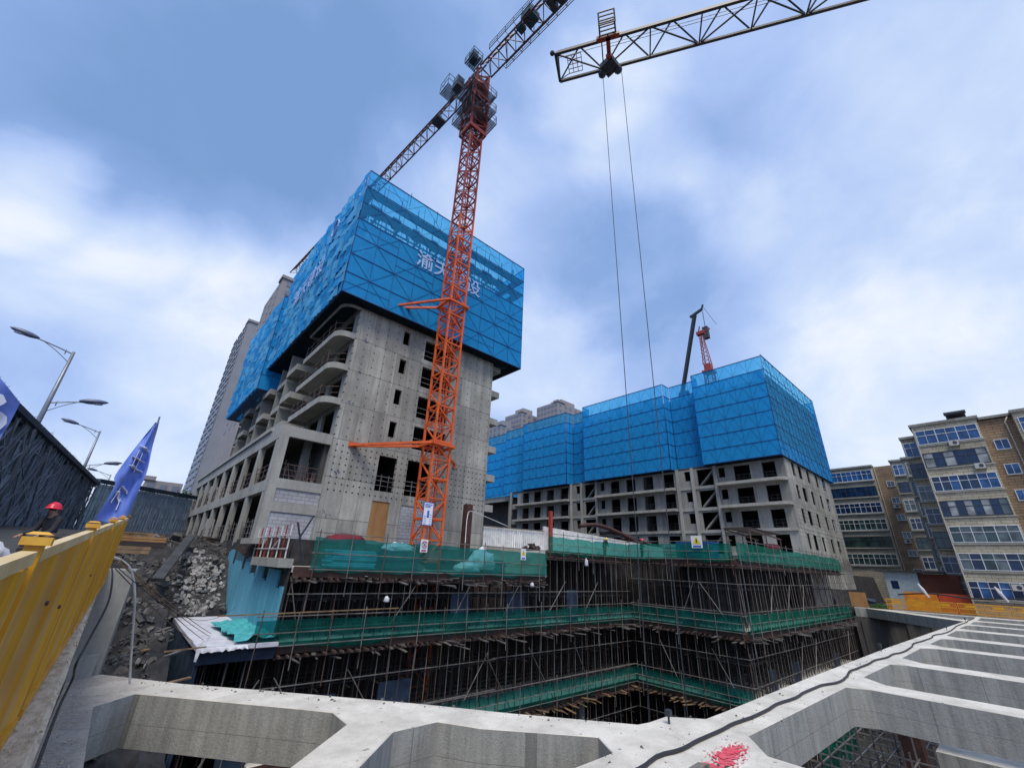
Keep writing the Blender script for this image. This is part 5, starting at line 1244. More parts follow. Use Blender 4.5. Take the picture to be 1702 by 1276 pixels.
# red canopy frame on the raised deck
cf = thing('tube_canopy', 'tube canopy frame with a red box under it on the raised deck', 'canopy', (48, 15.2, 1.2))
mb = MB()
for (x, y) in ((44, 15.6), (48, 15.6), (52, 15.6), (44, 17.8), (48, 17.8), (52, 17.8)): mb.bar((x, y, 1.2), (x, y, 4.0 - (x - 44) * .05), .08)
mb.bar((43.8, 15.6, 4.1), (52.2, 15.6, 3.7), .12); mb.bar((43.8, 17.8, 4.1), (52.2, 17.8, 3.7), .12); part('frame', mb, 'rust_steel', cf)
mb = MB(); mb.box(43.8, 15.5, 4.18, 52.2, 17.9, 4.24); part('roof_sheet', mb, 'plywood_dark', cf)
mb = MB(); mb.box(49.0, 15.4, 2.2, 50.6, 16.2, 3.1); solo('red_cabinet', mb, 'red_fabric', 'bright red cabinet under the tube canopy on the raised deck', 'cabinet')

# ================================================================== second crane jib (only its end reaches into view)
c2_ = thing('tower_crane', 'second tower crane whose open lattice jib end crosses the sky at the upper right', 'tower crane', (36.4, -35.0, -12))
za = 24.0; tip = Vector((.4245 * za, .3765 * za, za)); dj = Vector((.524, -.852, 0)).normalized(); sj = dj.cross(Vector((0, 0, 1)))
mb = MB(); truss(mb, tip, tip + dj * 60, 1.36, 1.35, 2.35, .13, .06); mb.bar(tip + sj * .68, tip - sj * .68, .13); mb.bar(tip + sj * .68, tip + Vector((0, 0, 1.35)), .09); mb.bar(tip - sj * .68, tip + Vector((0, 0, 1.35)), .09)
part('jib', mb, 'jib_steel', c2_)
tr = tip + dj * 2.62
mb = MB(); mb.bar(tr + sj * .8, tr - sj * .8, .2, .2); mb.bar(tr + dj * .55 + sj * .75, tr - dj * .55 + sj * .75, .22, .2); mb.bar(tr + dj * .55 - sj * .75, tr - dj * .55 - sj * .75, .22, .2)
mb.box(tr.x - .12, tr.y - .12, tr.z - .3, tr.x + .12, tr.y + .12, tr.z - .08)
tl = part('trolley', mb, 'red_paint', c2_)
mb = MB()
for s2 in (1, -1):
    q = tr - sj * .72 + dj * .4 * s2; mb.ell((q.x, q.y, q.z - .25), (.22, .22, .22), 8, 6)
q = tr - sj * .5; mb.box(q.x - .35, q.y - .35, q.z - .3, q.x + .35, q.y + .35, q.z + .05); part('pulley', mb, 'dark_steel', tl)
mb = MB(); bo = tr + sj * .95   # man basket on the outer side
up_ = Vector((0, 0, 1))
def fr_rect(mb, c, e, hgt, L_):
    for h in (0, hgt * .33, hgt * .66, hgt): mb.bar(c - e * L_ / 2 + up_ * h, c + e * L_ / 2 + up_ * h, .05)
    for s2 in (-.5, .5): mb.bar(c + e * L_ * s2, c + e * L_ * s2 + up_ * hgt, .06)
for c_ in (bo, bo + sj * .45): fr_rect(mb, c_ - up_ * .1, dj, 1.05, .75)
for s2 in (-.37, .37):
    for h in (-.1, .25, .6, .95): mb.bar(bo + dj * s2 + up_ * h, bo + sj * .45 + dj * s2 + up_ * h, .05)
mb.bar(bo - up_ * .2, tr + sj * .7, .07); part('man_basket', mb, 'jib_steel', tl)
for s2, zb_ in ((-.1, 1.9), (.84, 1.9)):
    q = tr - sj * .72 + dj * (s2 - .28); mb = MB(); mb.bar((q.x, q.y, q.z), (q.x, q.y, -6.5), .03, n=5); part('hoist_rope', mb, 'dark_steel', c2_)
mb = MB(); q = tr - sj * .72 + dj * .1; mb.box(q.x - .45, q.y - .55, -7.4, q.x + .45, q.y + .5, -6.4); part('hook_block', mb, 'orange_paint', c2_)
mb = MB(); q = tip + dj * .9
for k in range(5): mb.bar(q + sj * (.42 - k * .21) - dj * .35, q + sj * (.42 - k * .21) + dj * .35, .03)
for k in range(4): mb.bar(q + sj * .42 + dj * (-.35 + k * .233), q - sj * .42 + dj * (-.35 + k * .233), .03)
mb.bar(q + sj * .42 - dj * .35, tip + sj * .6, .03); mb.bar(q - sj * .42 - dj * .35, tip - sj * .6, .03)
part('tip_platform', mb, 'jib_steel', c2_)
mb = MB(); mb.bar(tip + up_ * .3 + sj * .3, tip + dj * 40 + up_ * .5, .018); mb.bar(tr + sj * .2 + up_ * .2, tip + dj * 40 + up_ * .2, .018); part('trolley_rope', mb, 'dark_steel', c2_)
mb = MB(); q = tip + sj * .75 - dj * .15; mb.ell((q.x, q.y, q.z), (.13, .13, .13), 8, 6); part('tip_lamp', mb, 'dark_steel', c2_)
mcx = tip + dj * 52
mb = MB(); lattice_box(mb, (mcx.x, mcx.y), 1.6, -12, 24); part('mast', mb, 'orange_paint', c2_)

# small red crane head and the telescopic boom rising behind the right block
sc2 = thing('crane_mast', 'small red lattice crane mast rising above the right hand screen', 'tower crane', (86.5, 33, 2))
mb = MB(); lattice_box(mb, (86.5, 33.2), 1.6, 2, 40.3, .2, .12); part('mast', mb, 'red_paint', sc2)
mb = MB(); mb.box(85.3, 32.1, 40.3, 87.7, 34.3, 40.8); mb.box(85.8, 32.5, 40.8, 87.2, 33.9, 42.4); part('slewing_unit', mb, 'red_paint', sc2)
mb = MB(); a = [(85.8, 32.6), (87.2, 32.6), (87.2, 34.0), (85.8, 34.0)]; tp = (86.6, 33.6, 50.6)
for p in a: mb.bar((*p, 42.4), (tp[0] + (p[0] - 86.5) * .2, tp[1] + (p[1] - 33.3) * .2, tp[2]), .14)
for k in range(8):
    f0, f1 = k / 8, (k + 1) / 8
    for j in range(4):
        p, q = a[j], a[(j + 1) % 4]; g0, g1 = 1 - .8 * f0, 1 - .8 * f1
        A = (86.5 + .4 * f0 + (p[0] - 86.5) * g0, 33.3 + .9 * f0 + (p[1] - 33.3) * g0, 42.4 + 8.2 * f0); B = (86.5 + .4 * f1 + (q[0] - 86.5) * g1, 33.3 + .9 * f1 + (q[1] - 33.3) * g1, 42.4 + 8.2 * f1); mb.bar(A, B, .08)
mb.box(86.1, 32.9, 50.2, 87.1, 34.6, 51.0); mb.bar((86.6, 34.2, 51), (86.6, 33.8, 52.4), .2); mb.bar((86.6, 33.0, 50.6), (86.6, 31.6, 51.0), .25); part('tower_head', mb, 'red_paint', sc2)
mc = thing('telescopic_crane', 'dark telescopic boom of a mobile crane leaning up behind the right hand screen', 'mobile crane', (99, 56, 2.4))
A, B = Vector((94, 42.4, 43.4)), Vector((91.5, 36.4, 59.0)); A = B + (A - B).normalized() * 58
mb = MB(); P1 = B.lerp(A, .45); mb.bar(A, P1, .95, .95); bm_ = part('boom', mb, 'dark_steel', mc)
mb = MB(); mb.bar(P1, B, .72, .72); part('inner_boom', mb, 'dark_steel', bm_)
mb = MB(); mb.bar(B + Vector((0, 1.2, -.2)), B + Vector((0, -2.0, .8)), .55, .5); mb.bar(B + Vector((0, -1.8, .6)), B + Vector((0, -2.3, 1.9)), .35, .35); part('boom_head', mb, 'dark_steel', mc)
hb = B + Vector((0, -2.0, 0)); mb = MB(); mb.bar(hb, hb - Vector((0, 0, 6)), .12); mb.bar(hb + Vector((0, -.4, 1)), hb + Vector((0, -2.6, -4.6)), .08); part('hoist_rope', mb, 'dark_steel', mc)
mb = MB(); mb.box(hb.x - .5, hb.y - .6, hb.z - 7.5, hb.x + .5, hb.y + .6, hb.z - 4.4); part('hook_block', mb, 'dark_steel', mc)
mb = MB(); g = Vector((A.x, A.y, 2.4)); mb.box(g.x - 5, g.y - 1.4, 3.4, g.x + 5, g.y + 1.4, 5.0); mb.box(g.x - 3, g.y - 1.3, 5, g.x + 1, g.y + 1.3, 7)
for k in range(4):
    for s2 in (-1.3, 1.3): mb.prism([(g.x - 4 + k * 2.6 + math.cos(q) * .01, 0) for q in ()] or [(g.x - 4.4 + k * 2.6, g.y + s2 - .2), (g.x - 3.4 + k * 2.6, g.y + s2 - .2), (g.x - 3.4 + k * 2.6, g.y + s2 + .2), (g.x - 4.4 + k * 2.6, g.y + s2 + .2)], 2.4, 3.39)
part('carrier', mb, 'orange_paint', mc)

# ================================================================== old apartment houses on the right
def window(par, X, y0, y1, z0, z1, n, gl, fr, proud=.10, transom=.62, fw_=.07, panes=None, depth=.12):
    """window in a wall facing -X; y0<y1"""
    f = MB(); x = X - proud
    f.box(x, y0, z0, x + depth, y1, z0 + fw_); f.box(x, y0, z1 - fw_, x + depth, y1, z1); f.box(x, y0, z0 + fw_, x + depth, y0 + fw_, z1 - fw_); f.box(x, y1 - fw_, z0 + fw_, x + depth, y1, z1 - fw_)
    zt = z0 + (z1 - z0) * transom
    if transom < 1: f.box(x + .004, y0 + fw_, zt - fw_ * .4, x + depth - .01, y1 - fw_, zt + fw_ * .4)
    for k in range(1, n):
        yy_ = y0 + (y1 - y0) * k / n; w = fw_ * (1.0 if k % 2 == 0 else .55); f.box(x + .008, yy_ - w / 2, z0 + fw_, x + depth - .02, yy_ + w / 2, z1 - fw_)
    fo = part('window', f, fr, par)
    if panes:
        for k in range(n):
            g_ = panes[k % len(panes)]; m = MB(); a, b = y0 + (y1 - y0) * k / n, y0 + (y1 - y0) * (k + 1) / n
            m.quad((x + .05, b, z0 + .02), (x + .05, a, z0 + .02), (x + .05, a, z1 - .02), (x + .05, b, z1 - .02)); part('pane', m, g_, fo)
    else:
        m = MB(); m.quad((x + .05, y1, z0 + .02), (x + .05, y0, z0 + .02), (x + .05, y0, z1 - .02), (x + .05, y1, z1 - .02)); part('pane', m, gl, fo)
    return fo
def ac(par, X, y, z, s=1.0):
    m = MB(); m.box(X - .38, y - .42 * s, z, X - .02, y + .42 * s, z + .62 * s); o_ = part('air_conditioner', m, 'ac_white', par)
    m = MB(); 
    pts = [(X - .39, y - .1 + math.cos(a) * .2 * s, z + .31 * s + math.sin(a) * .2 * s) for a in [6.283 * k / 12 for k in range(12)]]; m.poly(pts[::-1]); part('fan_grille', m, 'frame_dark', o_)
    m = MB(); m.bar((X - .4, y - .4, z - .04), (X, y - .4, z - .04), .05); m.bar((X - .4, y + .4, z - .04), (X, y + .4, z - .04), .05); part('bracket', m, 'frame_dark', o_)
ap = thing('apartment_house', 'cream and brown tiled apartment house with glazed balconies at the right edge', 'apartment building', (71, 3.9, -2.8))
mb = MB(); mb.box(71.0, -1.75, -2.8, 72.2, 3.95, 18.1); mb.box(71.0, -12, -2.8, 72.2, -4.55, 18.1); part('balcony_bay', mb, 'cream_tile', ap)
mb = MB(); mb.box(72.202, -12, -2.8, 82, 3.9, 18.0); part('wall', mb, 'brown_tile', ap)
mb = MB(); mb.box(70.8, -1.95, 18.1, 82, 4.15, 18.4); mb.box(71.9, -4.4, 18.1, 82, -1.96, 18.38); mb.box(70.8, -12, 18.1, 82, -4.41, 18.4); part('roof', mb, 'wall_concrete', ap)
sty = [('glass_blue', 'frame_white', 6, None), (None, 'frame_dark', 6, ['curtain_pane', 'glass_navy', 'glass_navy', 'curtain_pane', 'glass_navy', 'curtain_pane']), ('glass_blue', 'frame_white', 7, ['glass_blue', 'glass_blue', 'glass_navy', 'glass_navy', 'glass_blue', 'glass_navy', 'glass_navy']),
       (None, 'frame_dark', 8, ['glass_grey', 'glass_navy', 'curtain_pane', 'glass_navy', 'curtain_pane', 'glass_navy', 'curtain_pane', 'glass_navy']), ('glass_grey', 'frame_white', 6, ['glass_grey', 'glass_grey', 'glass_green']), ('glass_green', 'frame_white', 6, ['glass_green', 'glass_navy', 'glass_grey']), ('glass_blue', 'frame_white', 7, ['glass_navy', 'glass_blue'])]
for k in range(7):
    zt = 17.5 - 2.82 * k; g_, f_, n_, pn = sty[k]
    window(ap, 70.99, -1.6, 3.78, zt - 1.75, zt, n_, g_, f_, panes=pn)
    window(ap, 70.99, -11, -4.8, zt - 1.75, zt, 7, 'glass_blue' if k % 2 == 0 else 'glass_navy', 'frame_white')
    window(ap, 72.19, -3.55, -2.4, zt - 3.1 + .0, zt - 1.9, 2, 'glass_blue' if k < 4 else 'glass_navy', 'frame_white', transom=1.1)
    mb = MB(); mb.box(70.88, -1.9, zt - 1.95, 70.998, 3.95, zt - 1.82); part('sill', mb, 'slab_concrete', ap)
ac(ap, 71, .75, 15.2); ac(ap, 71, -.6, 12.3); ac(ap, 71, .2, -.2)
mb = MB(); mb.path([(72.0, -4.2, 18), (71.9, -3.85, 17.4), (71.95, -3.9, 17.0), (71.95, -3.9, -2.5)], .14, 6); part('drain_pipe', mb, 'pipe_cream', ap, smooth=True)
mb = MB(); mb.path([(70.93, 3.88, 18), (70.93, 3.88, -2.6)], .12, 6); part('drain_pipe', mb, 'pipe_cream', ap)
sh = thing('solar_heater', 'slanted solar water heater on the roof of the right hand apartment house', 'solar heater', (71.8, -.3, 18.4))
mb = MB(); mb.bar((71.2, -1.2, 19.15), (71.2, .7, 19.15), .45, .45, 10); part('tank', mb, 'dark_steel', sh)
mb = MB(); mb.quad((71.2, -1.1, 19.1), (71.2, .6, 19.1), (72.6, .6, 18.6), (72.6, -1.1, 18.6))
for y in (-1, .5): mb.bar((71.2, y, 18.4), (71.2, y, 19.0), .06)
part('collector', mb, 'dark_steel', sh)
# stepped bays between the two houses and the house further left
def bay(X, y0, y1, top, wall_m, name_label, storeys, wy0, wy1, h=1.6, styles=None, off=.55, deep=4, n=3):
    t = thing('apartment_house', name_label, 'apartment building', (X, y1, -2.8))
    mb = MB(); mb.box(X, y0, -2.8, X + deep, y1, top); part('wall', mb, wall_m, t)
    mb = MB(); mb.box(X - .25, y0 - .1, top + .002, X + deep, y1 + .1, top + .3); part('roof', mb, 'wall_concrete', t)
    for k in range(storeys):
        zt = top - off - 2.82 * k
        s = (styles or ['glass_blue', 'glass_navy', 'glass_grey', 'glass_navy', 'glass_green', 'glass_navy', 'glass_grey'])[k % 7]
        window(t, X - .01, wy0, wy1, zt - h, zt, n, s, 'frame_white' if k % 3 != 1 else 'frame_dark')
        mb = MB(); mb.box(X - .3, wy0 - .1, zt - h - .22, X - .005, wy1 + .1, zt - h - .05); part('sill', mb, 'slab_concrete', t)
    return t
bay(76, 3.95, 5.7, 17.9, 'cream_tile', 'narrow cream stair bay with a blue top window beside the right hand house', 7, 4.2, 5.6, 1.9, n=2)
bay(84, 4.4, 6.9, 16.9, 'wall_concrete', 'narrow set back grey bay one step further left', 6, 5.0, 6.6, 1.9, ['glass_grey', 'glass_blue', 'glass_navy', 'glass_navy', 'glass_grey', 'glass_grey', 'glass_navy'], n=2)
bay(93, 6.9, 9.2, 18.5, 'cream_tile', 'cream bay with small white framed windows left of the stepped bays', 7, 7.1, 9.0, 1.7, n=3)
h2 = bay(98, 12.3, 30, 19.1, 'cream_tile', 'long cream house with glazed balcony strips seen beyond the end of the right block', 6, 12.5, 21.5, 1.75, ['glass_blue', 'glass_navy', 'glass_navy', 'glass_green', 'glass_green', 'glass_green', 'glass_grey'], n=12)
h3 = thing('apartment_house', 'brown tiled stair tower with tiny windows between the two cream bays', 'apartment building', (98.6, 12.2, -2.8))
mb = MB(); mb.box(98.6, 8.0, -2.8, 104, 12.28, 19.1); part('wall', mb, 'brown_tile', h3)
for k in range(6): window(h3, 98.59, 9.9, 11.0, 15.4 - 2.82 * k, 16.4 - 2.82 * k, 2, 'glass_grey', 'frame_white', transom=1.1)
for k in (1, 3): ac(h3, 98.6, 10.6, 14.6 - 2.82 * k)
mb = MB(); mb.path([(98.5, 12.1, 19), (98.5, 12.1, -2)], .14, 6); part('drain_pipe', mb, 'pipe_cream', h3)
# ground clutter at the far right: shed, brick wall, barriers, bike, bush
sd2 = thing('site_hut', 'small pale flat roofed hut in front of the apartment houses', 'hut', (75, 10, -2.8))
mb = MB(); mb.box(75, 8.2, -2.8, 78, 11.4, 1.35); part('wall', mb, 'shed_white', sd2)
mb = MB(); mb.box(74.5, 5.6, 1.352, 78.3, 12.2, 1.5); part('roof', mb, 'pole_dark', sd2)
mb = MB(); mb.box(74.97, 10.2, -.6, 74.995, 10.9, .3); part('window', mb, 'glass_navy', sd2)
mb = MB(); mb.box(75.3, 4.6, -2.8, 75.6, 8.1, 1.2); solo('brick_wall', mb, 'brick_red', 'rust red boundary wall right of the pale hut', 'wall')
def barrier_proto():
    t = thing('plastic_barrier', 'x', 'barrier', (0, 0, 0), 'orange barriers along the far edge of the pit'); L_ = 1.9
    mb = MB(); mb.box(-.04, 0, 1.05, .04, L_, 1.15); mb.box(-.04, 0, .12, .04, L_, .2); mb.box(-.04, 0, .201, .04, .07, 1.049); mb.box(-.04, L_ - .07, .201, .04, L_, 1.049); mb.box(-.035, .071, .58, .035, L_ - .071, .66); part('frame', mb, 'gold_plastic', t, local=True)
    mb = MB()
    for k in range(1, 16): y = .07 + (L_ - .14) * k / 16; mb.box(-.02, y - .02, .201, .02, y + .02, .579); mb.box(-.02, y - .02, .661, .02, y + .02, 1.049)
    part('bars', mb, 'gold_plastic', t, local=True)
    mb = MB(); mb.box(-.03, .5, .75, .03, 1.4, .98); part('plate', mb, 'yellow_paint', t, local=True)
    mb = MB(); mb.box(-.25, .15, 0, .25, .25, .12); mb.box(-.25, L_ - .25, 0, .25, L_ - .15, .12); part('foot', mb, 'orange_plastic', t, local=True)
    return t
pb = barrier_proto(); rank = ['first', 'second', 'third', 'fourth', 'fifth', 'sixth', 'seventh', 'eighth', 'ninth', 'tenth']
for k in range(10):
    o_ = pb if k == 0 else copy_tree(pb); o_.location = (69.6 - .03 * k, 9.2 - 2.0 * k, -2.79); o_['label'] = 'orange openwork barrier, %s from the left end of the row at the pit edge' % rank[k]
for k in range(6):
    mb = MB(); y = 9.6 - 3.0 * k; mb.box(71.8 - .02 * k, y - 2.95, -2.79, 72.3 - .02 * k, y, -1.25); mb.box(71.9, y - 2.9, -1.248, 72.2, y - .05, -.85)
    solo('water_barrier', mb, 'red_plastic' if k % 2 else 'orange_plastic', 'solid orange water filled barrier behind the openwork row, %s from the left' % rank[k], 'barrier', 'solid barriers behind the openwork row')
mb = MB(); mb.path(smooth_path([(71.0, 10, -1.2), (70.7, 7, -.9), (70.6, 4, -1.15), (70.6, 0, -.95), (70.6, -4, -1.1)], 8), .16, 6); solo('thick_cable', mb, 'rubber', 'thick black cable draped along the orange barriers', 'cable', smooth=True)
for k, y in enumerate((7.6, 1.6)):
    mb = MB(); mb.path([(70.3, y + .25, .1), (70.25, y, -.5), (70.2, y - .35, -1.3)], .3, 6, [.4, 1.1, .6]); solo('cloth_strip', mb, 'white_sheet', ['white cloth strip hanging over the barriers in front of the hut', 'white cloth strip hanging over the barriers below the balconies'][k], 'cloth')
bk = thing('scooter', 'dark blue covered scooter parked left of the pale hut', 'scooter', (73, 13.2, -2.8))
mb = MB()
for y in (12.5, 13.9):
    for k in range(12): a0, a1 = .5236 * k, .5236 * (k + 1); mb.bar((73, y + math.cos(a0) * .27, -2.5 + math.sin(a0) * .27), (73, y + math.cos(a1) * .27, -2.5 + math.sin(a1) * .27), .1)
part('wheel', mb, 'rubber', bk)
mb = MB(); mb.ell((73, 13.2, -2.15), (.3, .75, .3), 10, 7, .1); mb.bar((73, 13.8, -2.2), (73, 13.6, -1.6), .1); mb.bar((72.6, 13.6, -1.6), (73.4, 13.6, -1.6), .06); part('body', mb, 'darkblue_board', bk)
mb = MB(); mb.box(70.2, 13.0, -2.79, 70.5, 14.6, -1.2); solo('yellow_board', mb, 'ochre_board', 'weathered yellow board standing at the far corner of the pit', 'board')
bu = thing('bush', 'low green bush at the far corner of the pit left of the orange barriers', 'bush', (69.9, 11.8, -2.8))
mb = MB()
for k in range(700):
    a, r, h = U(0, 6.28), rnd() ** .5, rnd(); x, y, z = 69.9 + math.cos(a) * r * .5, 11.8 + math.sin(a) * r * 1.0, -2.8 + h * .6 * (1 - r * .6); s2 = .07
    mb.quad((x, y - s2, z), (x + U(-s2, s2), y, z - s2), (x, y + s2, z + U(-.03, .03)), (x + U(-.03, .03), y, z + s2))
part('leaves', mb, 'plant_green', bu); mb = MB(); mb.bar((69.9, 11.8, -2.8), (69.9, 11.8, -2.5), .06); part('stem', mb, 'timber', bu)

# ================================================================== left: scaffolded ramp, lamps, towers
P0, P1_, P2, P3 = (-6.6, 12), (-2.3, 61), (-2.3, 61.2), (9.5, 74)
vd = thing('ramp_scaffold', 'dense dark steel scaffold under the raised road on the left, narrowing into the distance', 'scaffold', (P0[0], P0[1], -1))
def lerp2(a, b, t): return (a[0] + (b[0] - a[0]) * t, a[1] + (b[1] - a[1]) * t)
HT = 5.9
mb = MB()
def strip(mb, a, b, x0, z0, z1, nxt=(.0, 0)):
    mb.quad((a[0] + x0, a[1], z0), (b[0] + x0, b[1], z0), (b[0] + x0, b[1], z1), (a[0] + x0, a[1], z1))
strip(mb, P0, P1_, -.35, -1.2, HT - .1); part('backing_net', mb, 'slate_net', vd)
mb = MB(); mb.bar((P0[0] + .1, P0[1], HT), (P1_[0] + .1, P1_[1], HT + .1), .28, .3); part('edge_beam', mb, 'darkblue_board', vd)
mb = MB(); mb.prism([P0, P1_, (P1_[0] - 9, P1_[1]), (P0[0] - 9, P0[1])], HT - .25, HT); part('deck', mb, 'darkblue_board', vd)
for r_ in range(2):
    mb = MB(); n = 70
    for k in range(n):
        t = k / n + U(-.004, .004); a = lerp2(P0, P1_, t); x = a[0] - r_ * .25; lean = U(-.5, .5)
        mb.bar((x, a[1], -1.2), (x + lean * .2, a[1] + lean, HT - .05), .06)
    for k in range(130):
        t = rnd() ** 1.2; a = lerp2(P0, P1_, t); q = U(1.5, 5.0) * (1 if rnd() < .5 else -1); z0_ = U(-1.2, 3.2); x = a[0] - r_ * .25 + .06
        y1_ = clamp(a[1] + q, P0[1], P1_[1]); mb.bar((x, a[1], z0_), (x + (y1_ - a[1]) * .0875, y1_, min(HT, z0_ + U(1.5, 5))), .055)
    for z in (.4, 1.9, 3.4, 4.9): mb.bar((P0[0] - r_ * .5, P0[1], z), (P1_[0] - r_ * .5, P1_[1], z), .05)
    part('tube_lattice', mb, 'pole_blue', vd, kind='stuff')
mb = MB()
for k in range(34):
    t = k / 34; a = lerp2(P0, P1_, t); q = (U(3, 7) if k % 3 else -U(2, 6)); y1_ = clamp(a[1] + q, P0[1], P1_[1]); mb.bar((a[0] + .12, a[1], -1.0), (a[0] + .12 + (y1_ - a[1]) * .0875, y1_, HT - .3), .075)
part('raking_tubes', mb, 'lamp_steel', vd, kind='stuff')
mb = MB(); k = 0
for k in range(120): a = lerp2(P0, P1_, k / 120); mb.bar((a[0], a[1], HT - .1), (a[0] + U(.1, .4), a[1] + U(-.2, .2), HT + U(.1, .3)), .02)
part('projecting_bars', mb, 'pole_blue', vd, kind='stuff')
vd2 = thing('ramp_scaffold', 'second dark scaffold closing the view behind the flag, turned across the street', 'scaffold', (P2[0], P2[1], 0))
mb = MB(); mb.quad((P2[0], P2[1] + 1.2, -.5), (P3[0], P3[1] + 1.2, .5), (P3[0], P3[1] + 1.2, 6.6), (P2[0], P2[1] + 1.2, 6.2)); part('backing_net', mb, 'slate_net', vd2)
mb = MB()
for k in range(46): a = lerp2(P2, P3, k / 45); mb.bar((a[0], a[1], -.5), (a[0] + U(-.1, .1), a[1], 6.3 + U(-.1, .3)), .07)
for z in (1, 2.2, 3.4, 4.6, 5.8): mb.bar((*P2, z), (*P3, z + .4), .06)
for k in range(14): a = lerp2(P2, P3, k / 14); b = lerp2(P2, P3, min(1, k / 14 + .09)); mb.bar((*a, .6), (*b, 5.9), .06)
part('tube_lattice', mb, 'pole_blue', vd2, kind='stuff')
mb = MB(); mb.bar((*P2, 6.35), (*P3, 6.8), .5, .4); part('top_beam', mb, 'darkblue_board', vd2)
def lamp_proto():
    t = thing('street_lamp', 'x', 'street lamp', (0, 0, 0), 'double armed street lamps on the raised road')
    mb = MB(); mb.path([(0, 0, -9.5), (0, 0, -4), (0, 0, 0)], .24, 10, [1.2, 1, .6]); part('pole', mb, 'lamp_steel', t, smooth=True, local=True)
    for (sx, z, L_, rise) in ((-1, -.15, 2.5, .55), (1, -3.2, 2.1, .55)):
        mb = MB(); P_ = smooth_path([(0, 0, z), (sx * L_ * .35, 0, z + rise * .45), (sx * L_ * .7, 0, z + rise * .8), (sx * L_, 0, z + rise)], 4); mb.path(P_, .075, 6)
        mb.path(smooth_path([(0, 0, z - .55), (sx * L_ * .28, 0, z - .02), (sx * L_ * .52, 0, z + rise * .6)], 4), .045, 5); mb.bar((sx * .32, 0, z - .1), (sx * .32, 0, z + .2), .04)
        ar = part('arm', mb, 'lamp_steel', t, smooth=True, local=True)
        hx = sx * (L_ - .95); mb = MB(); c0 = Vector((sx * (L_ - .35), 0, z + rise)); d_ = Vector((sx, 0, .18)).normalized()
        pts = [c0 + d_ * (q - .5) * 1.25 for q in (0, .12, .3, .5, .7, .88, 1)]; mb.path(pts, .30, 10, [.3, .7, 1, 1.05, .95, .6, .12]); part('lamp_head', mb, 'lamp_shell', ar, smooth=True, local=True)
        mb = MB(); q = c0 + d_ * .05; mb.ell((q.x, q.y, q.z - .1), (.38, .11, .07), 10, 6); part('lamp_glass', mb, 'lamp_glass', ar, smooth=True, local=True)
    return t
lp = lamp_proto()
for k, (x, y, z, lab) in enumerate([(-4.63, 34, 10.54, 'nearest and tallest double armed street lamp, above the dark ramp scaffold'), (-3.25, 53, 9.8, 'middle double armed street lamp, left of the blue flag'), (-2.15, 85, 9.85, 'farthest and smallest double armed street lamp, just left of the blue flag')]):
    o_ = lp if k == 0 else copy_tree(lp); o_.location = (x, y, z); o_['label'] = lab

# flags
def flag_mesh(fn_, nu=26, nv=16):
    mb = MB()
    for i_ in range(nu + 1):
        for j in range(nv + 1): mb.v.append(tuple(fn_(i_ / nu, j / nv)))
    for i_ in range(nu):
        for j in range(nv): a = i_ * (nv + 1) + j; mb.f.append((a, a + nv + 1, a + nv + 2, a + 1))
    return mb
fl = thing('site_flag', 'blue flag with pale lettering drooping at the far end of the yellow fence', 'flag', (.17, 11.2, -.5))
mb = MB(); mb.path([(.21, 11.25, -.6), (.19, 11.1, .4), (.085, 11.0, 2.52)], .035, 6); part('flagpole', mb, 'lamp_steel', fl)
L0 = smooth_path([(.05, 10.98, 2.38), (-.06, 10.9, 2.0), (-.20, 10.85, 1.28), (-.17, 10.9, 1.05), (-.26, 10.85, .46)], 8); R0 = smooth_path([(.10, 11, 2.42), (.14, 11.0, 2.0), (.225, 10.95, 1.42), (.19, 11.0, 1.0), (.17, 11, .42)], 8)
def ff(u, v_):
    i = min(int(u * 32), 31); f = u * 32 - i; a = L0[i].lerp(L0[i + 1], f); b = R0[i].lerp(R0[i + 1], f); p = a.lerp(b, v_)
    return p + Vector((.012 * math.sin(v_ * 13 + u * 9), .06 * math.sin(v_ * 7 + u * 6) * min(1, u * 3) + .02 * math.sin(v_ * 17 - u * 12), 0))
part('cloth', flag_mesh(ff, 32, 14), 'flag_blue', fl, smooth=True)
mb = MB()
for (u0, v0, u1, v1) in ((.30, .25, .34, .8), (.38, .2, .42, .7), (.34, .3, .45, .35), (.44, .3, .5, .75), (.36, .6, .5, .55), (.72, .3, .78, .6), (.78, .2, .84, .5), (.74, .3, .86, .25), (.82, .45, .9, .5)):
    for q in range(5):
        t0, t1 = q / 5, (q + 1) / 5; a = ff(u0 + (u1 - u0) * t0, v0 + (v1 - v0) * t0); b = ff(u0 + (u1 - u0) * t1, v0 + (v1 - v0) * t1); a.y -= .03; b.y -= .03; mb.bar(a, b, .10, .012)
part('lettering', mb, 'flag_print', fl)
f2 = thing('site_flag', 'nearer blue flag with pale print, cut off by the left edge', 'flag', (-1.75, 7, -1))
mb = MB(); mb.path([(-1.9, 7, -1), (-1.75, 7, 2.4)], .035, 6); part('flagpole', mb, 'lamp_steel', f2)
C_ = [Vector((-1.72, 7, 2.0)), Vector((-1.16, 7, 1.46)), Vector((-1.17, 7.05, .50)), Vector((-1.85, 7.1, .5))]
def fg(u, v_):
    p = (C_[0].lerp(C_[1], v_)).lerp(C_[3].lerp(C_[2], v_), u)
    return p + Vector((0, .06 * math.sin(v_ * 7 + u * 5), 0))
part('cloth', flag_mesh(fg, 16, 12), 'flag_blue', f2, smooth=True)
mb = MB(); 
for (u, v_, r) in ((.16, .74, .07), (.34, .80, .10), (.30, .55, .08), (.5, .7, .07)):
    c = fg(u, v_); mb.poly([(c.x + math.cos(a) * r * U(.7, 1.2), c.y - .05, c.z + math.sin(a) * r * U(.8, 1.5)) for a in [6.283 * k / 10 for k in range(10)]])
part('print', mb, 'flag_print', f2)

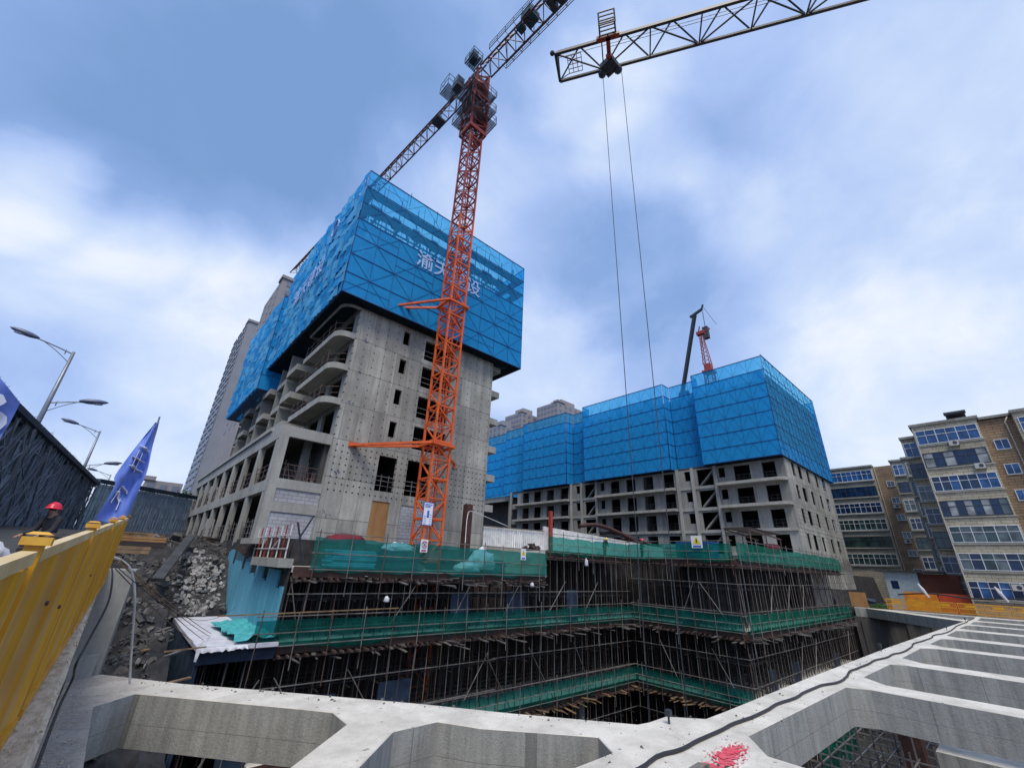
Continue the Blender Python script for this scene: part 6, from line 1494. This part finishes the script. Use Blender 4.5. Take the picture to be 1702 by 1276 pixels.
# background towers
def tower(label, x, y, zt, wx, wy, mat, floors, colsX, colsY, wallz=0, fh=3.0, ww=1.6, group=None, glassy=False, crown=True):
    t = thing('high_rise', label, 'high rise', (x, y, 0), group)
    mb = MB(); mb.box(x, y, wallz, x + wx, y + wy, zt); part('wall', mb, mat, t)
    if crown: mb = MB(); mb.box(x + wx * .25, y + wy * .2, zt + .002, x + wx * .7, y + wy * .7, zt + 4); part('roof_house', mb, mat, t)
    mb = MB(); mb.box(x - .4, y - .4, zt + .003, x + wx * .24, y + wy * .19, zt + 1.0); part('parapet', mb, mat, t)
    cnt = 0; m1 = MB(); m1.box(-ww / 2, -.12, 0, ww / 2, -.02, fh * .5); me1 = m1.mesh('window', 'haze_glass'); m2 = MB(); m2.box(-.12, -ww / 2, 0, -.02, ww / 2, fh * .5); me2 = m2.mesh('window', 'haze_glass')
    for f in range(floors):
        z = zt - 2.4 - f * fh
        for k in range(colsX):
            o_ = bpy.data.objects.new('window', me1); COL.objects.link(o_); o_.parent = t; o_.location = Vector((x + wx * (k + .5) / colsX, y, z)) - t.location
        for k in range(colsY):
            o_ = bpy.data.objects.new('window', me2); COL.objects.link(o_); o_.parent = t; o_.location = Vector((x, y + wy * (k + .5) / colsY, z)) - t.location
    return t
t1 = tower('slender pale high rise with a glazed strip, farthest left behind the blue screens', 17.6, 189, 90, 16, 30, 'haze_wall', 24, 0, 0)
for f in range(26):
    for k in range(3):
        y = 190 + k * 9; mb = MB(); mb.box(17.05, y, 88 - f * 3, 17.58, y + 6.5, 88.7 - f * 3)
        part('balcony', mb, 'haze_wall', t1)
        if k == 0: mb = MB(); mb.box(17.3, 189.6, 85.9 - f * 3, 17.59, 218, 87.9 - f * 3); part('window', mb, 'haze_glass', t1)
tower('pale high rise with ledged windows just left of the big blue screen', 17, 130, 80, 14, 22, 'haze_wall_warm', 16, 3, 3, group=None)
tower('grey high rise behind the right hand screen, the taller of the stepped pair', 161, 144, 84, 26, 16, 'haze_wall_warm', 8, 6, 6, ww=1.7)
tower('grey high rise behind the right hand screen, the lower of the stepped pair', 152, 163, 80, 16, 14, 'haze_wall_warm', 8, 4, 6, ww=1.7)
tower('small pale high rise far off in the gap between the two blocks', 140, 166, 70, 14, 14, 'haze_wall', 10, 4, 4, ww=1.5)
tower('flat topped grey building low on the skyline behind the flag', 3.4, 150, 17.3, 8.2, 20, 'haze_wall_warm', 2, 3, 0, crown=False)
mb = MB(); mb.box(27.0, 62, 1, 34, 72, 15); solo('pale_block', mb, 'haze_wall', 'pale rendered block seen behind the rear balconies of the tall block', 'building')
# a few trees at the far end of the street
def tree(x, y, z, h, r, label):
    t = thing('tree', label, 'tree', (x, y, z), 'trees at the far end of the street')
    mb = MB(); mb.path([(x, y, z), (x + .1, y, z + h * .5), (x, y + .1, z + h * .8)], .4, 6, [1, .7, .3])
    for k in range(5): a = k * 1.3; mb.bar((x, y, z + h * .45), (x + math.cos(a) * r * .6, y + math.sin(a) * r * .6, z + h * .8), .12)
    part('trunk', mb, 'plywood_dark', t); mb = MB()
    cl_ = [(U(-r, r) * .7, U(-r, r) * .7, U(.5, 1.) * h, U(.3, .55) * r) for _ in range(11)]
    for k in range(1500):
        c = cl_[k % 11]; v_ = Vector((U(-1, 1), U(-1, 1), U(-1, 1))); v_ = v_.normalized() * c[3] * rnd() ** .4; p = Vector((x + c[0], y + c[1], z + c[2])) + v_; s2 = .16
        e1, e2 = Vector((U(-1, 1), U(-1, 1), U(-1, 1))).normalized() * s2, Vector((U(-1, 1), U(-1, 1), U(-1, 1))).normalized() * s2
        mb.quad(p - e1, p - e2, p + e1, p + e2)
    part('crown', mb, 'plant_green', t)
tree(8.0, 82, .9, 7, 2.6, 'leafy tree showing over the scaffold at the far end of the podium'); tree(3.6, 84, .9, 7.2, 1.6, 'thin tree showing just right of the blue flag')
# sacks and goods behind the yellow fence
bag('tarpaulin_bale', 'white tarpaulin bale lying behind the yellow fence at the left edge', (-1.58, 12, -.28), (.36, .5, .34), 'white_sheet', 'bale', 2)
bag('tarpaulin_bale', 'grey sack lying left of the white tarpaulin bale', (-2.3, 11.6, -.3), (.4, .5, .5), 'pole_steel', 'bale', 4)
for k in range(4):
    x, y = [(-.7, 19), (-.1, 22), (.2, 26), (-1.6, 18)][k]; mb = MB(); g = road_z(y)
    for q in range(8): mb.box(x + U(-.1, .1), y + .2 * (q % 4), g + .12 * (q // 4), x + 1.9, y + .16 + .2 * (q % 4), g + .1 + .12 * (q // 4))
    solo('timber_pile', mb, ['timber', 'plywood_dark', 'ochre_board', 'plywood_dark'][k], ['brown timber pile on the street behind the helmeted worker', 'dark timber pile beside the flagpole', 'yellow timber pile behind the flag', 'dark timber pile left of the helmeted worker'][k], 'timber')

# ================================================================== people
def skinned(name, joints, links, mat, sub=1):
    """joints: {key:(x,y,z,r)}; grows one smooth surface over the joints"""
    keys = list(joints); me = bpy.data.meshes.new(name); me.from_pydata([joints[k][:3] for k in keys], [(keys.index(a), keys.index(b)) for a, b in links], [])
    o = bpy.data.objects.new(name, me); COL.objects.link(o); md = o.modifiers.new('s', 'SKIN'); md.use_smooth_shade = True
    for k, sv in zip(keys, me.skin_vertices[0].data):
        r = joints[k][3]; sv.radius = r if isinstance(r, tuple) else (r, r); sv.use_root = (k == keys[0])
    if sub: o.modifiers.new('d', 'SUBSURF').levels = sub
    bpy.context.view_layer.update(); m2 = bpy.data.meshes.new_from_object(o.evaluated_get(bpy.context.evaluated_depsgraph_get()))
    bpy.data.objects.remove(o); m2.materials.clear(); m2.materials.append(M[mat]); m2.name = name; return m2
def person(label, loc, rz, jacket, trousers, helmet=None, stoop=.1, arms=((.16, .12), (-.05, .1))):
    """1.72 m figure facing +y before rotation; stoop bends the trunk forward"""
    t = thing('person', label, 'person', loc, rz=rz); s = math.sin(stoop); c = math.cos(stoop)
    def T(x, y, z): h = z - .92; return (x, y * c + h * s, .92 - y * s + h * c) if z > .92 else (x, y, z)
    J = {'pel': (*T(0, 0, .93), .13), 'belly': (*T(0, 0, 1.08), .125), 'chest': (*T(0, 0, 1.28), (.15, .12)), 'neck0': (*T(0, 0, 1.43), .07), 'neck': (*T(0, .02, 1.50), .055), 'head': (*T(0, .05, 1.60), (.08, .092)), 'top': (*T(0, .05, 1.68), .075)}
    Lk = [('pel', 'belly'), ('belly', 'chest'), ('chest', 'neck0'), ('neck0', 'neck'), ('neck', 'head'), ('head', 'top')]
    for sd_, nm, (fy, bend) in ((-1, 'l', arms[0]), (1, 'r', arms[1])):
        J['sh' + nm] = (*T(.17 * sd_, 0, 1.38), .062); J['el' + nm] = (*T(.22 * sd_, fy * .6, 1.12), .043); J['wr' + nm] = (*T(.20 * sd_, fy * .6 + .18 + bend, .98 + bend * .6), .03); J['ha' + nm] = (*T(.19 * sd_, fy * .6 + .25 + bend, .96 + bend * .6), (.038, .02))
        Lk += [('neck0', 'sh' + nm), ('sh' + nm, 'el' + nm), ('el' + nm, 'wr' + nm), ('wr' + nm, 'ha' + nm)]
        J['hip' + nm] = (.095 * sd_, 0, .86, .095); J['kn' + nm] = (.11 * sd_, .03 + .05 * sd_, .48, .062); J['an' + nm] = (.11 * sd_, -.02 + .06 * sd_, .09, .042); J['to' + nm] = (.12 * sd_, .14 + .06 * sd_, .04, .038)
        Lk += [('pel', 'hip' + nm), ('hip' + nm, 'kn' + nm), ('kn' + nm, 'an' + nm), ('an' + nm, 'to' + nm)]
        h = J['ha' + nm]
        for q in range(4):
            a = 'f%d%s' % (q, nm); b = 'g%d%s' % (q, nm); ox = (q - 1.5) * .019; J[a] = (h[0] + ox, h[1] + .04, h[2] - .01, .009); J[b] = (h[0] + ox * 1.1, h[1] + (.07 if q in (1, 2) else .06), h[2] - .04, .007); Lk += [('ha' + nm, a), (a, b)]
        J['th' + nm] = (h[0] - sd_ * .045, h[1] + .01, h[2] - .02, .010); Lk.append(('wr' + nm, 'th' + nm))
    part('body', skinned('body', J, Lk, 'skin'), 'skin', t, smooth=True, local=True)
    def sub_(keys, grow): return {k: (*J[k][:3], tuple(r + grow for r in J[k][3]) if isinstance(J[k][3], tuple) else J[k][3] + grow) for k in keys}
    ks = ['pel', 'belly', 'chest', 'neck0', 'shl', 'ell', 'wrl', 'shr', 'elr', 'wrr']
    part('jacket', skinned('jacket', sub_(ks, .022), [l for l in Lk if l[0] in ks and l[1] in ks], jacket), jacket, t, local=True)
    ks = ['pel', 'hipl', 'knl', 'anl', 'hipr', 'knr', 'anr']
    part('trousers', skinned('trousers', sub_(ks, .02), [l for l in Lk if l[0] in ks and l[1] in ks], trousers), trousers, t, local=True)
    hx, hy, hz = J['head'][:3]
    mb = MB()
    for sd_ in (-1, 1): mb.ell((hx + sd_ * .035, hy + .088, hz + .01), (.013, .008, .008), 8, 5)
    part('eyes', mb, 'sign_black', t, local=True)
    mb = MB(); mb.ell((hx, hy + .105, hz - .02), (.014, .022, .024), 8, 6); mb.ell((hx, hy + .088, hz - .06), (.026, .010, .007), 8, 5)
    for sd_ in (-1, 1): mb.ell((hx + sd_ * .092, hy, hz), (.012, .025, .035), 8, 6)
    part('face', mb, 'skin', t, smooth=True, local=True)
    mb = MB(); mb.ell((hx, hy - .015, hz + .045), (.098, .108, .095), 14, 8, .03); part('hair', mb, 'hair', t, smooth=True, local=True)
    if helmet:
        mb = MB(); nu = 18
        for a in range(6):
            th = math.pi / 2 * a / 5
            for b in range(nu): p = 6.283 * b / nu; mb.v.append((hx + math.sin(th) * math.cos(p) * .138, hy + .0 + math.sin(th) * math.sin(p) * .158, hz + .035 + math.cos(th) * .14))
        for b in range(nu): p = 6.283 * b / nu; k = 1.0 + .25 * max(0, math.sin(p)); mb.v.append((hx + math.cos(p) * .158, hy + math.sin(p) * .185 * k, hz + .02))
        for a in range(6):
            for b in range(nu): mb.f.append((a * nu + b, (a + 1) * nu + b, (a + 1) * nu + (b + 1) % nu, a * nu + (b + 1) % nu))
        hm = part('helmet', mb, helmet, t, smooth=True, local=True)
        mb = MB(); mb.path([(hx, hy - .13, hz + .12), (hx, hy - .06, hz + .165), (hx, hy + .02, hz + .178), (hx, hy + .1, hz + .15)], .03, 6); part('ridge', mb, helmet, hm, local=True)
    return t
person('worker in dark clothes and a red hard hat bending behind the yellow fence', (-1.05, 15.8, -.76), R(140), 'dark_cloth', 'jeans', 'helmet_red', .18, ((.3, .1), (.25, .12)))
person('worker in dark purple clothes half cut off by the left edge of the picture', (-2.32, 12.4, -.85), R(200), 'purple_cloth', 'dark_cloth', 'helmet_yellow', .3)
person('dark clad worker standing on the raised deck before the sloping white hoarding', (38.2, 23.5, 1.2), R(215), 'dark_cloth', 'dark_cloth', 'helmet_red', .1)
person('stooping dark clad worker on the raised deck near the inner corner', (35.2, 25.6, 1.2), R(160), 'dark_cloth', 'jeans', 'helmet_yellow', .5)
